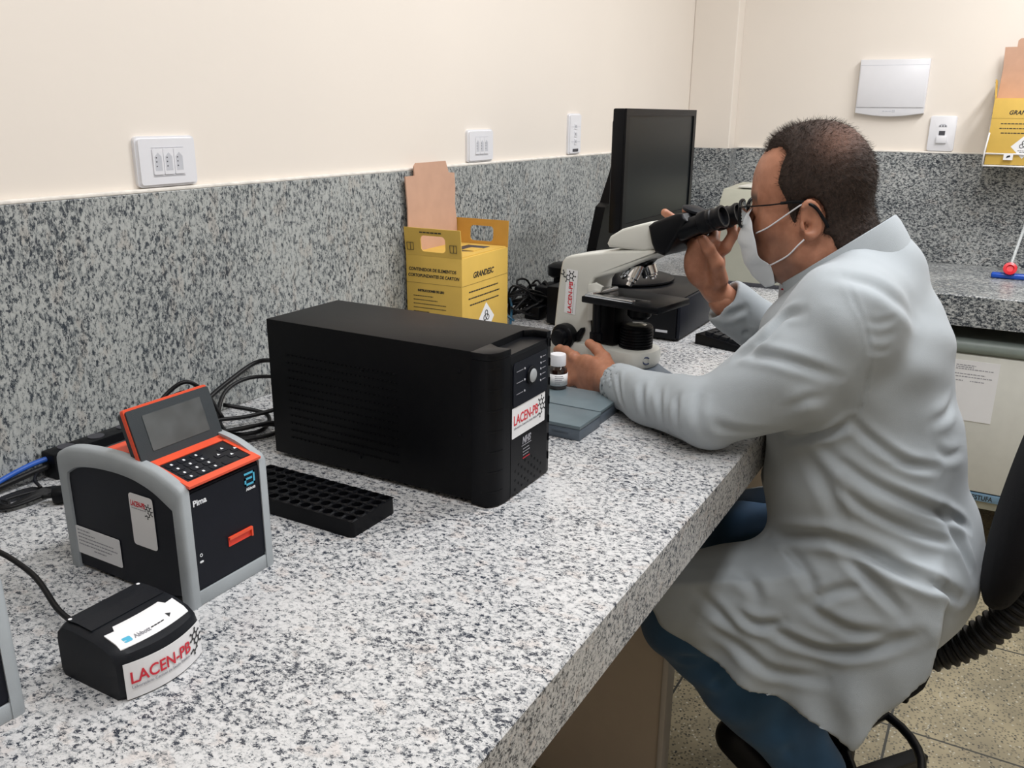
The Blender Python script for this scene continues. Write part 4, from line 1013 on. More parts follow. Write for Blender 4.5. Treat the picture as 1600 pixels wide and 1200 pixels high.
tube(bm, [cf.p(.007 * math.cos(a), .007 * math.sin(a), .001) for a in [math.radians(q) for q in range(40, 331, 20)]], .0015, 6, 1); obj('maker_logo', bm, mat('navy print', (.03, .05, .12), .5), t)

# ---------------------------------------------------------------- chair
t = thing('office_chair', 'black fabric office chair with ribbed back tube and foot ring that the man sits on', 'chair', (1.58, -1.06, 0))
def sup(P, c, r, p=2.6, rot=None):
    q = P - _v(c)
    if rot is not None: q = q @ rot
    q = np.abs(q) / _v(r); return ((q ** p).sum(-1) ** (1 / p) - 1) * min(r)
V, Q = surfnet(lambda P: sup(P, (-.035, -.238, .85), (.215, .042, .195), 2.5, rotm(8, 0, -4)), (-.30, -.40, .60), (.25, -.10, 1.09), .009); vq_mesh('backrest', [(smooth_v(V, Q), Q)], 'chairfab', t)
V, Q = surfnet(lambda P: sup(P, (.0, .06, .465), (.19, .20, .035), 2.8), (-.25, -.28, .40), (.27, .25, .54), .01); vq_mesh('seat', [(smooth_v(V, Q), Q)], 'chairfab', t)
pts = catmull([(.0, -.03, .455), (.0, -.10, .460), (.01, -.172, .500), (.015, -.228, .568), (.02, -.270, .650), (.02, -.308, .73), (.02, -.322, .82)], 22)
bm = B(); prevs = []
n_ = len(pts)
tube(bm, pts, lambda u: .027 + .0045 * (1 if int(u * (n_ - 1) + .5) % 4 < 2 else -1) * .6, 20, 1); obj('ribbed_tube', bm, 'rubber', t, smooth='auto')
bm = B(); lathe(bm, [(.026, .24), (.026, .30), (.018, .305), (.018, .42)], 24); lathe(bm, [(.032, .10), (.030, .24)], 24); obj('column', bm, 'blackp', t, smooth='auto')
box_o('seat_mechanism', 'black', t, -.07, .07, -.11, .08, .405, .445, bev=.006)
bm = B(); tube(bm, [(.17 * math.cos(a) + .02, .17 * math.sin(a) + .02, .21) for a in [k * math.pi / 16 for k in range(32)]], .0095, 12, 1, closed=True); fr_ = obj('foot_ring', bm, 'blackp', t, smooth=True)
for k in range(3):
    a = math.radians(-30 + 120 * k)
    bm = B(); tube(bm, [(.02 * math.cos(a), .02 * math.sin(a), .235), (.10 * math.cos(a) + .01, .10 * math.sin(a) + .01, .225), (.168 * math.cos(a) + .02, .168 * math.sin(a) + .02, .212)], .011, 10, 3); obj('ring_spoke', bm, 'blackp', t, smooth=True)
for k in range(5):
    a = math.radians(115 + 72 * k); c_, s_ = math.cos(a), math.sin(a); mt = Matrix.Rotation(a, 4, 'Z')
    bm = B(); prism(bm, [(.02, .115), (.02, .075), (.285, .062), (.30, .066), (.30, .080), (.10, .118)], 1, -.018, .018, bev=.005); bmesh.ops.transform(bm, matrix=mt, verts=bm.verts); lg = obj('leg', bm, 'blackp', t, smooth='auto')
    bm = B()
    for s2 in (-1, 1): lathe(bm, [(.018, 0), (.026, .003), (.026, .017), (.018, .020)], 24, mt @ axis_mtx((.282, s2 * .004, .026), (.282, s2 * .1, .026)))
    lathe(bm, [(.008, .03), (.008, .066)], 12, mt @ Matrix.Translation((.282, 0, 0))); obj('caster', bm, 'blackp', lg, smooth='auto')

# ---------------------------------------------------------------- the man at the microscope
def skin_mat():
    m, nt, b = new_mat('warm brown skin')
    tc = N(nt, 'ShaderNodeTexCoord')
    n = N(nt, 'ShaderNodeTexNoise', Scale=60, Detail=4); nt.links.new(tc.outputs['Object'], n.inputs['Vector'])
    r = N(nt, 'ShaderNodeValToRGB'); e = r.color_ramp.elements
    e[0].position = .3; e[0].color = (0.33, 0.135, 0.075, 1); e[1].position = .7; e[1].color = (0.44, 0.195, 0.115, 1)
    nt.links.new(n.outputs[0], r.inputs[0]); 
    at = N(nt, 'ShaderNodeAttribute', attribute_name='tint')
    mx = N(nt, 'ShaderNodeMix', data_type='RGBA'); nt.links.new(at.outputs['Fac'], mx.inputs['Factor']); nt.links.new(r.outputs[0], mx.inputs[6]); mx.inputs[7].default_value = (0.10, 0.06, 0.045, 1)
    nt.links.new(mx.outputs[2], b.inputs['Base Color'])
    b.inputs['Roughness'].default_value = 0.48; b.inputs['Subsurface Weight'].default_value = 0.12; b.inputs['Subsurface Radius'].default_value = (1, .3, .15); b.inputs['Subsurface Scale'].default_value = 0.006
    n2 = N(nt, 'ShaderNodeTexNoise', Scale=700, Detail=3); nt.links.new(tc.outputs['Object'], n2.inputs['Vector'])
    bp = N(nt, 'ShaderNodeBump', Strength=0.25, Distance=0.001); nt.links.new(n2.outputs[0], bp.inputs['Height']); nt.links.new(bp.outputs[0], b.inputs['Normal'])
    return m
M['skin'] = skin_mat()
M['hair'] = mat('very short dark brown hair', (0.030, 0.018, 0.013), 0.6, var=0.5, scale=220, bump=0.8, bscale=900, detail=4, spec=0.25)
_nt = M['hair'].node_tree; _b = _nt.nodes['Principled BSDF']; _src = _b.inputs['Base Color'].links[0].from_socket
_at = N(_nt, 'ShaderNodeAttribute', attribute_name='thin'); _mx = N(_nt, 'ShaderNodeMix', data_type='RGBA'); _mx.inputs[7].default_value = (0.24, 0.115, 0.075, 1)
_nt.links.new(_at.outputs['Fac'], _mx.inputs['Factor']); _nt.links.new(_src, _mx.inputs[6]); _nt.links.new(_mx.outputs[2], _b.inputs['Base Color'])
def cloth(name, col, var, bsc, rough=0.85):
    m = mat(name, col, rough, var=var, scale=14, bump=0.35, bscale=bsc); b = m.node_tree.nodes['Principled BSDF']; b.inputs['Sheen Weight'].default_value = 0.15; return m
M['coat'] = cloth('pale blue grey cotton', (0.37, 0.405, 0.43), 0.03, 1300)
M['jeans'] = cloth('dark blue denim', (0.022, 0.078, 0.165), 0.18, 1500)
M['maskm'] = mat('white mask fabric', (0.70, 0.73, 0.76), 0.8, var=0.02, bump=0.3, bscale=700)
person = thing('person', 'person in pale grey lab coat, face mask and glasses, seated and looking into the microscope', 'person', (1.56, -1.06, 0))
PO = _v((1.56, -1.06, 0))
def put(name, parts, m): # parts in world coordinates
    return vq_mesh(name, [(V - PO, Q) for V, Q in parts], m, person)

# head frame: f forward, l to his left, u up
HC = Vector((1.535, -0.905, CT + 0.352))          # between the ear canals
yaw = math.radians(87); pit = math.radians(-4)
hf = Vector((math.cos(yaw) * math.cos(pit), math.sin(yaw) * math.cos(pit), math.sin(pit)))
hl = Vector((-math.sin(yaw), math.cos(yaw), 0)); hu = hf.cross(hl)
HR = np.array([hf, hl, hu], dtype=np.float32)      # rows
HS = 1.04
def toh(P): return ((P - _v(HC)) @ HR.T) / HS
def fromh(p): return np.array(p, dtype=np.float32) * HS @ HR + _v(HC)
EARS = []
def head_sdf(P, ears=True):
    q = toh(P); qa = q.copy(); qa[..., 1] = np.abs(qa[..., 1])
    d = sd_ell(q, (-.004, 0, .058), (.087, .076, .087))
    d = smin(d, sd_ell(q, (.034, 0, .056), (.054, .060, .060)), .03)
    d = smin(d, sd_ell(q, (.036, 0, -.012), (.048, .056, .066)), .03)
    d = smin(d, sd_cap(qa, (.002, .050, -.048), (.054, .012, -.076), .022, .021), .025)
    d = smin(d, sd_cap(qa, (.0, .055, -.005), (.0, .050, -.048), .020, .021), .025)
    d = smin(d, sd_ell(q, (.062, 0, -.046), (.034, .036, .044)), .02)
    d = smin(d, sd_cap(qa, (.046, .042, -.004), (.060, .030, -.012), .020, .018), .02)
    d = smin(d, sd_cap(qa, (.077, .012, .040), (.060, .044, .038), .013, .012), .014)     # brow
    d = smax(d, -sd_ell(qa, (.096, .032, .018), (.016, .018, .012)), .012)                 # sockets
    d = smin(d, sd_ell(qa, (.072, .031, .017), (.0135, .0145, .0125)), .003)               # eyes
    d = smin(d, chain(q, [((.083, 0, .030), .008), ((.097, 0, .005), .009), ((.108, 0, -.018), .0125)]), .010)
    d = smin(d, sd_ell(qa, (.096, .012, -.021), (.012, .009, .009)), .006)
    d = smin(d, sd_cap(qa, (.091, 0, -.047), (.081, .020, -.049), .008, .005), .006)
    d = smin(d, sd_cap(qa, (.089, 0, -.060), (.079, .018, -.057), .009, .005), .006)
    d = smin(d, sd_ell(q, (.068, 0, -.078), (.018, .022, .015)), .014)
    # neck
    d = smin(d, sd_cap(q, (-.030, 0, -.01), (-.075, 0, -.150), .054, .060), .03)
    d = smin(d, sd_cap(q, (.02, 0, -.05), (-.045, 0, -.150), .040, .055), .03)
    # ears
    r = rotm(0, -12, 0)
    e = qa - _v((-.016, .077, .002))
    rz = rotm(0, 0, 22).astype(np.float32); e = e @ rz; e = e @ rotm(0, 10, 0); e = e / .84
    ear = sd_ell(e, (-.004, .004, .004), (.0185, .0065, .0320))
    ear = smin(ear, sd_ell(e, (.002, .003, -.026), (.010, .0055, .011)), .006)
    # raised rim
    u = np.sqrt((e[..., 0] + .004) ** 2 / .0175 ** 2 + (e[..., 2] - .005) ** 2 / .030 ** 2)
    rim = np.sqrt(((u - 1) * .0175) ** 2 + (e[..., 1] - .009) ** 2) - .0042
    rim = np.maximum(rim, (e[..., 0] - .010)); ear = smin(ear, rim, .003)
    ear = smax(ear, -sd_ell(e, (.001, .011, .008), (.0115, .006, .0200)), .003)
    ear = smax(ear, -sd_ell(e, (.004, .010, -.006), (.009, .010, .010)), .003)
    ear = smin(ear, sd_ell(e, (.0125, .006, -.006), (.0045, .005, .008)), .004)
    if ears: d = smin(d, ear * .84, .005)
    return d * HS
def sdf_body(P):
    d = sd_ell(P, (1.555, -1.08, .68), (.17, .12, .14)); d = smin(d, sd_ell(P, (1.555, -1.03, .83), (.165, .12, .17)), .06)
    d = smin(d, sd_ell(P, (1.545, -1.01, 1.03), (.175, .11, .15)), .05)
    d = smin(d, sd_cap(P, (1.40, -1.0, 1.13), (1.70, -1.0, 1.13), .055, .055), .04)
    d = smin(d, sd_cap(P, (1.54, -1.005, 1.14), (1.535, -.958, 1.21), .060, .056), .03)
    for ch in ([((1.375, -1.0, 1.13), .055), ((1.31, -.815, .957), .040), ((1.44, -.60, .941), .025)],
               [((1.72, -.995, 1.13), .055), ((1.72, -.86, .965), .042), ((1.640, -.735, 1.075), .027)],
               [((1.47, -1.06, .62), .085), ((1.40, -.785, .525), .050), ((1.49, -1.02, .25), .040), ((1.47, -1.03, .20), .035)],
               [((1.65, -1.06, .62), .085), ((1.73, -.775, .53), .055), ((1.70, -1.02, .25), .040), ((1.70, -1.03, .20), .035)]):
        d = smin(d, chain(P, ch, .02), .04)
    return d
# left hand on the focus knob
LW = (1.440, -.600, .950)
def hand_left(P):
    P = P - _v((-.006, .0, -.008))
    d = sd_cap(P, (1.424, -.632, .949), (1.449, -.592, .950), .0255, .0245)
    pc = _v((1.474, -.539, .946))
    ax_f = _v((.044, .078, .001)); ax_f = ax_f / np.linalg.norm(ax_f)          # wrist -> knuckles
    up = _v((0.02, -.05, 1)); up = up - ax_f * (up @ ax_f); up = up / np.linalg.norm(up); nn = np.cross(ax_f, up)
    Rm = np.stack([ax_f, up, nn], 1).astype(np.float32)
    d = smin(d, sd_ell(P, pc, (.056, .040, .0175), Rm), .016)
    fing = [
        [((1.498, -.497, .970), .0112), ((1.520, -.466, .974), .0096), ((1.534, -.446, .972), .0086), ((1.544, -.434, .966), .0076)],
        [((1.499, -.490, .954), .0114), ((1.520, -.456, .953), .0098), ((1.538, -.448, .947), .0088), ((1.550, -.456, .942), .0078)],
        [((1.493, -.486, .938), .0110), ((1.512, -.456, .933), .0094), ((1.530, -.456, .927), .0086), ((1.539, -.466, .925), .0076)],
        [((1.484, -.490, .924), .0100), ((1.500, -.466, .918), .0084), ((1.515, -.470, .914), .0077), ((1.522, -.480, .913), .0068)]]
    for f in fing:
        d = smin(d, chain(P, [((np.array(f[0][0]) * .5 + np.array(pc) * .5).tolist(), .0118)] + f, .004), .005)
        d = smin(d, np.linalg.norm(P - _v(f[0][0]) - _v((-.004, .002, .001)), axis=-1) - f[0][1] * .98, .006)   # knuckle
    d = smin(d, chain(P, [((1.462, -.587, .963), .0165), ((1.489, -.563, .980), .0125), ((1.508, -.538, .991), .0108), ((1.520, -.516, .996), .0088)], .005), .010)
    for g in ((1.5215, -.5185, 1.0005), ):   # thumb nail
        d = smin(d, sd_ell(P, g, (.0052, .0070, .0042)), .0015)
    # web creases
    return d
# right hand under and behind the binocular head
def hand_right(P):
    d = sd_cap(P, (1.655, -.755, 1.060), (1.634, -.722, 1.096), .027, .0255)
    pc = _v((1.612, -.705, 1.148))
    ax_f = _v((-.020, .012, .08)); ax_f = ax_f / np.linalg.norm(ax_f)
    sd_ = _v((.55, -.75, .1)); sd_ = sd_ - ax_f * (sd_ @ ax_f); sd_ = sd_ / np.linalg.norm(sd_); nn = np.cross(ax_f, sd_)
    Rm = np.stack([ax_f, sd_, nn], 1).astype(np.float32)
    d = smin(d, sd_ell(P, pc, (.052, .040, .020), Rm), .018)
    fing = [
        [((1.618, -.740, 1.180), .0112), ((1.626, -.752, 1.206), .0100), ((1.626, -.744, 1.222), .0088), ((1.618, -.734, 1.226), .0080)],
        [((1.616, -.718, 1.186), .0114), ((1.640, -.712, 1.208), .0100), ((1.648, -.700, 1.228), .0090), ((1.640, -.688, 1.236), .0080)],
        [((1.612, -.698, 1.188), .0110), ((1.644, -.680, 1.212), .0098), ((1.650, -.666, 1.234), .0088), ((1.640, -.652, 1.242), .0078)],
        [((1.604, -.682, 1.182), .0100), ((1.640, -.652, 1.200), .0090), ((1.648, -.628, 1.222), .0084), ((1.634, -.612, 1.236), .0076)]]
    for f in fing: d = smin(d, chain(P, [((np.array(f[0][0]) * .55 + np.array(pc) * .45).tolist(), .0125)] + f, .004), .006)
    d = smin(d, chain(P, [((1.612, -.735, 1.120), .0175), ((1.587, -.735, 1.155), .0130), ((1.573, -.722, 1.182), .0112), ((1.568, -.712, 1.198), .0095)], .006), .014)
    return d
parts = []
V, Q = surfnet(lambda P: smin(head_sdf(P), sdf_body(P), .03), (1.40, -1.13, 1.13), (1.67, -.74, 1.44), .0031)
V = smooth_v(V, Q, 1, .4); headVQ = (V, Q)
# beard shadow tint on the jaw and cheeks, darker brows
q = toh(V)
beard = np.clip((-.012 - q[:, 2]) / .02, 0, 1) * np.clip((q[:, 0] + .012) / .03, 0, 1) * np.clip((.13 + q[:, 2]) / .03, 0, 1) * .42
brow = np.exp(-((q[:, 2] - .040 + .10 * (np.abs(q[:, 1]) - .025)) / .0075) ** 2) * ((q[:, 0] > .06) & (np.abs(q[:, 1]) > .010) & (np.abs(q[:, 1]) < .055))
tint_h = np.maximum(beard, brow * .95)
Vb, Qb = surfnet(sdf_body, (1.2, -1.28, .12), (1.86, -.55, 1.20), .012)
Vl, Ql = surfnet(hand_left, (1.38, -.68, .88), (1.60, -.41, 1.03), .0022)
Vr, Qr = surfnet(hand_right, (1.52, -.80, 1.02), (1.70, -.59, 1.30), .0022)
Vl = smooth_v(Vl, Ql, 1, .4); Vr = smooth_v(Vr, Qr, 1, .4)
body = put('body', [(V, Q), (Vb, Qb), (Vl, Ql), (Vr, Qr)], 'skin')
at_ = body.data.attributes.new('tint', 'FLOAT', 'POINT')
at_.data.foreach_set('value', np.concatenate([tint_h, np.zeros(len(Vb) + len(Vl) + len(Vr))]).astype(np.float32))

# hair: a close cap over the skull, cut off along the hairline
def hair_sdf(P):
    q = toh(P); al = np.abs(q[..., 1]); f, u = q[..., 0], q[..., 2]
    d = smin(head_sdf(P, False), sdf_body(P), .03) / HS
    th = .0050 + .003 * np.clip((u - .08) / .06, 0, 1)
    # hairline as the furthest-forward f for each height u
    top = np.interp(u, [-.13, -.07, -.045, -.02, -.012, .0, .012, .035, .062, .085, .105, .125, .15], [-.098, -.066, -.052, -.040, -.004, .012, .020, .026, .040, .036, .030, .052, .08])
    fr_in = np.interp(u, [.06, .085, .105, .125, .15], [.03, .050, .072, .076, .08])
    w = np.clip((.050 - al) / .018, 0, 1); edge = top * (1 - w) + np.where(u > .06, np.maximum(fr_in, top), top) * w
    edge = np.where((u < .085) & (al < .05) & (f > 0), np.minimum(edge, .03), edge)
    k = np.clip((edge - f) / .016, 0, 1)
    # keep clear of the ear
    ear = np.sqrt(((f + .018) / .019) ** 2 + ((u - .004) / .032) ** 2); k = k * np.clip((ear - 1.0) / .15, 0, 1)
    wob = .0008 * np.sin(f * 420 + u * 310) * np.sin(q[..., 1] * 380 + 1) + .0006 * np.sin(u * 700 + f * 500)
    return (d - (th + wob) * k + (1 - k) * .003) * HS
V, Q = surfnet(hair_sdf, (1.40, -1.13, 1.15), (1.67, -.74, 1.45), .0032)
q = toh(V)
# drop the part that lies under the skin
inside = smin(head_sdf(V, False), sdf_body(V), .03) < -.0008
fq = ~inside[Q].any(1); Q2 = Q[fq]; used = np.unique(Q2); remap = -np.ones(len(V), int); remap[used] = np.arange(len(used))
Vh, Qh = V[used], remap[Q2]; NH = normals_v(V, Q)[used]
rng = np.random.default_rng(4)
# short strands give the outline its fuzz
ns = 16000; si = rng.integers(0, len(Vh), ns); base = Vh[si] + rng.normal(0, .0009, (ns, 3)); nn_ = NH[si]
qh = toh(base); thin = np.exp(-(((qh[:, 0] + .065) / .030) ** 2 + ((qh[:, 2] - .125) / .028) ** 2)); kp = rng.random(ns) > thin * .85
base = base[kp]; nn_ = nn_[kp]; qh = qh[kp]; ns = len(base)
back = -_v(hf) * .4 - _v(hu) * .8; front = qh[:, 0] > .02
dirn = nn_ * .55 + np.where(front[:, None], _v(hf) * .5 + _v(hu) * .15, back) * .6 + rng.normal(0, .22, (ns, 3)); dirn /= np.linalg.norm(dirn, axis=1, keepdims=True)
ln = (.0045 + .0045 * np.clip((qh[:, 2] - .05) / .08, 0, 1))[:, None] * rng.uniform(.7, 1.3, (ns, 1))
side = np.cross(dirn, rng.normal(0, 1, (ns, 3))); side /= np.linalg.norm(side, axis=1, keepdims=True)
r_ = .00028
SV = np.stack([base - side * r_ - nn_ * .001, base + side * r_ - nn_ * .001, base + dirn * ln + side * r_ * .3, base + dirn * ln - side * r_ * .3], 1).reshape(-1, 3)
SQ = np.arange(ns * 4).reshape(-1, 4)
hair_o = put('hair', [(Vh, Qh), (SV.astype(np.float32), SQ)], 'hair')
qv = toh(Vh); th_ = .55 * np.exp(-(((qv[:, 0] + .050) / .030) ** 2 + ((qv[:, 2] - .125) / .030) ** 2)) * (.75 + .25 * rng.random(len(Vh)))
hair_o.data.attributes.new('thin', 'FLOAT', 'POINT').data.foreach_set('value', np.concatenate([th_, np.zeros(len(SV))]).astype(np.float32))

# ---- lab coat
PANEL = np.array([(-.72, .60), (-.735, .600), (-.765, .588), (-.842, .521), (-.947, .481), (-1.023, .462), (-1.108, .440), (-1.14, .50), (-1.195, .584), (-1.203, .643), (-1.20, .70), (-1.18, .74), (-1.0, .70), (-.87, .66), (-.78, .63)], dtype=np.float32)
def sd_poly(px, pz, poly):
    d = np.full(px.shape, 1e9, np.float32); ins = np.zeros(px.shape, bool); n = len(poly)
    for i in range(n):
        a = poly[i]; b = poly[(i + 1) % n]; e = b - a; wx, wz = px - a[0], pz - a[1]
        t = np.clip((wx * e[0] + wz * e[1]) / (e @ e), 0, 1)
        d = np.minimum(d, (wx - e[0] * t) ** 2 + (wz - e[1] * t) ** 2)
        c = ((a[1] > pz) != (b[1] > pz)) & (px < (b[0] - a[0]) * (pz - a[1]) / (b[1] - a[1] + 1e-12) + a[0]); ins ^= c
    d = np.sqrt(d); return np.where(ins, -d, d)
def coat_sdf(P):
    d = sd_ell(P, (1.56, -1.07, .68), (.225, .165, .165)); d = smin(d, sd_ell(P, (1.555, -1.03, .84), (.215, .168, .19)), .06)
    d = smin(d, sd_ell(P, (1.545, -.995, 1.02), (.215, .158, .17)), .06)
    d = smin(d, sd_cap(P, (1.385, -1.0, 1.125), (1.70, -.99, 1.13), .070, .070), .05)
    d = smin(d, sd_cap(P, (1.545, -1.02, 1.175), (1.41, -1.0, 1.13), .054, .062), .04)
    d = smin(d, sd_cap(P, (1.545, -1.02, 1.175), (1.68, -.995, 1.14), .060, .065), .04)
    d = smin(d, chain(P, [((1.37, -1.0, 1.115), .082), ((1.34, -.935, 1.032), .074), ((1.312, -.83, .961), .060)], .03), .035)
    d = smin(d, chain(P, [((1.312, -.815, .960), .058), ((1.375, -.70, .946), .045), ((1.437, -.607, .941), .039)], .02), .012)
    r = smin(chain(P, [((1.72, -.99, 1.12), .080), ((1.725, -.87, .972), .062)], .02), chain(P, [((1.725, -.87, .970), .060), ((1.655, -.752, 1.062), .044), ((1.645, -.736, 1.075), .044)], .02), .02)
    d = smin(d, r, .035)
    # skirt of the coat over the lap
    d = smin(d, sd_cap(P, (1.45, -1.06, .635), (1.385, -.79, .568), .115, .088), .05)
    d = smin(d, sd_cap(P, (1.47, -1.118, .672), (1.64, -1.118, .672), .122, .122), .05)
    d = smin(d, sd_cap(P, (1.67, -1.06, .635), (1.72, -.95, .58), .115, .085), .05)
    d = smin(d, sd_ell(P, (1.52, -1.0, .60), (.14, .14, .075)), .05)
    # cut the lap where the hem ends towards the knees
    x, y, z = P[..., 0], P[..., 1], P[..., 2]
    d = smax(d, np.where(z < .80, y + .748 + (z - .6) * -.35, -1), .012)
    d = smax(d, np.where((y > -1.30), .545 + (y + 1.06) * -.0 - z, -1) * 1.0, .02)
    # hanging side panels
    for sx, x0 in ((1, 1.335), (-1, 1.80)):
        fl = .012 * np.sin(y * 34 + z * 9) * np.clip((.66 - z) / .16, 0, 1) + .006 * np.sin(y * 71 - z * 22) * np.clip((.62 - z) / .12, 0, 1)
        xs = x0 - sx * (.030 * np.clip((.64 - z) / .2, 0, 1) + .010 * np.clip((y + 1.0) / .2, 0, 1)) + fl + sx * .55 * np.clip(z - .66, 0, 1) ** 1.2
        pan = np.maximum(sd_poly(y, z, PANEL), np.abs(x - xs) - .0065)
        d = smin(d, pan, .035)
    # open sleeve ends
    def cut(d, a, b, ra, length=.05):
        a = _v(a); b = _v(b); n = (b - a) / np.linalg.norm(b - a); s = (P - b) @ n
        rr = np.linalg.norm((P - b) - s[..., None] * n, axis=-1)
        loc = (np.linalg.norm(P - b, axis=-1) < .075)
        d = np.where(loc, np.maximum(d, s), d)
        hole = np.maximum(rr - ra, -s - length); return np.where(loc, smax(d, -hole, .003), d)
    d = cut(d, (1.375, -.70, .946), (1.437, -.607, .941), .034)
    d = cut(d, (1.725, -.87, .970), (1.645, -.736, 1.075), .038)
    # neck opening
    hole = sd_cap(P, (1.54, -1.00, 1.14), (1.535, -.955, 1.27), .068, .072); d = smax(d, -hole, .004)
    # stay off the worktop
    d = smax(d, np.where((z > .80) & (z < CT + .003), y + .889, -1), .004)
    d = smax(d, np.where(y > -.885, CT + .0015 - z, -1) - np.where((z < .8), 9, 0), .002)
    return d
def wr(P):
    """broad soft folds"""
    x, y, z = P[:, 0], P[:, 1], P[:, 2]
    w = .0016 * np.sin(31 * y + 47 * z + 9 * x + 2 * np.sin(13 * y)) + .0012 * np.sin(-62 * y + 38 * z + 21 * x + 1.3) + .0009 * np.sin(88 * z - 20 * y + 35 * x + 2 * np.sin(22 * y))
    low = np.clip((.80 - z) / .15, 0, 1); return w * (1 + .8 * low)
V, Q = surfnet(coat_sdf, (1.17, -1.31, .42), (1.90, -.56, 1.29), .0044)
V = smooth_v(V, Q, 3, .5); Nn = normals_v(V, Q)
def crease(V, Nn, pts, amp, w, ridge=0.6):
    C_ = np.array([p[:] for p in catmull(pts, 6)], dtype=np.float32)
    lo_, hi_ = C_.min(0) - 4 * w, C_.max(0) + 4 * w
    sel = np.where(((V > lo_) & (V < hi_)).all(1))[0]
    if not len(sel): return V
    P = V[sel]; best = np.full(len(P), 1e9, np.float32); tt_ = np.zeros(len(P), np.float32); off = np.zeros((len(P), 3), np.float32); n = len(C_) - 1
    for i in range(n):
        a, b = C_[i], C_[i + 1]; e = b - a; t = np.clip(((P - a) @ e) / max(float(e @ e), 1e-12), 0, 1); r = P - a - t[:, None] * e; dd = np.linalg.norm(r, axis=1); m = dd < best
        best[m] = dd[m]; tt_[m] = (i + t[m]) / n; off[m] = r[m]
    tp = np.sin(np.pi * np.clip(tt_, 0.02, .98)) ** .6
    h = -amp * np.exp(-(best / w) ** 2) + ridge * amp * np.exp(-((best - 1.9 * w) / (1.1 * w)) ** 2)
    V = V.copy(); V[sel] += Nn[sel] * (h * tp)[:, None]; return V
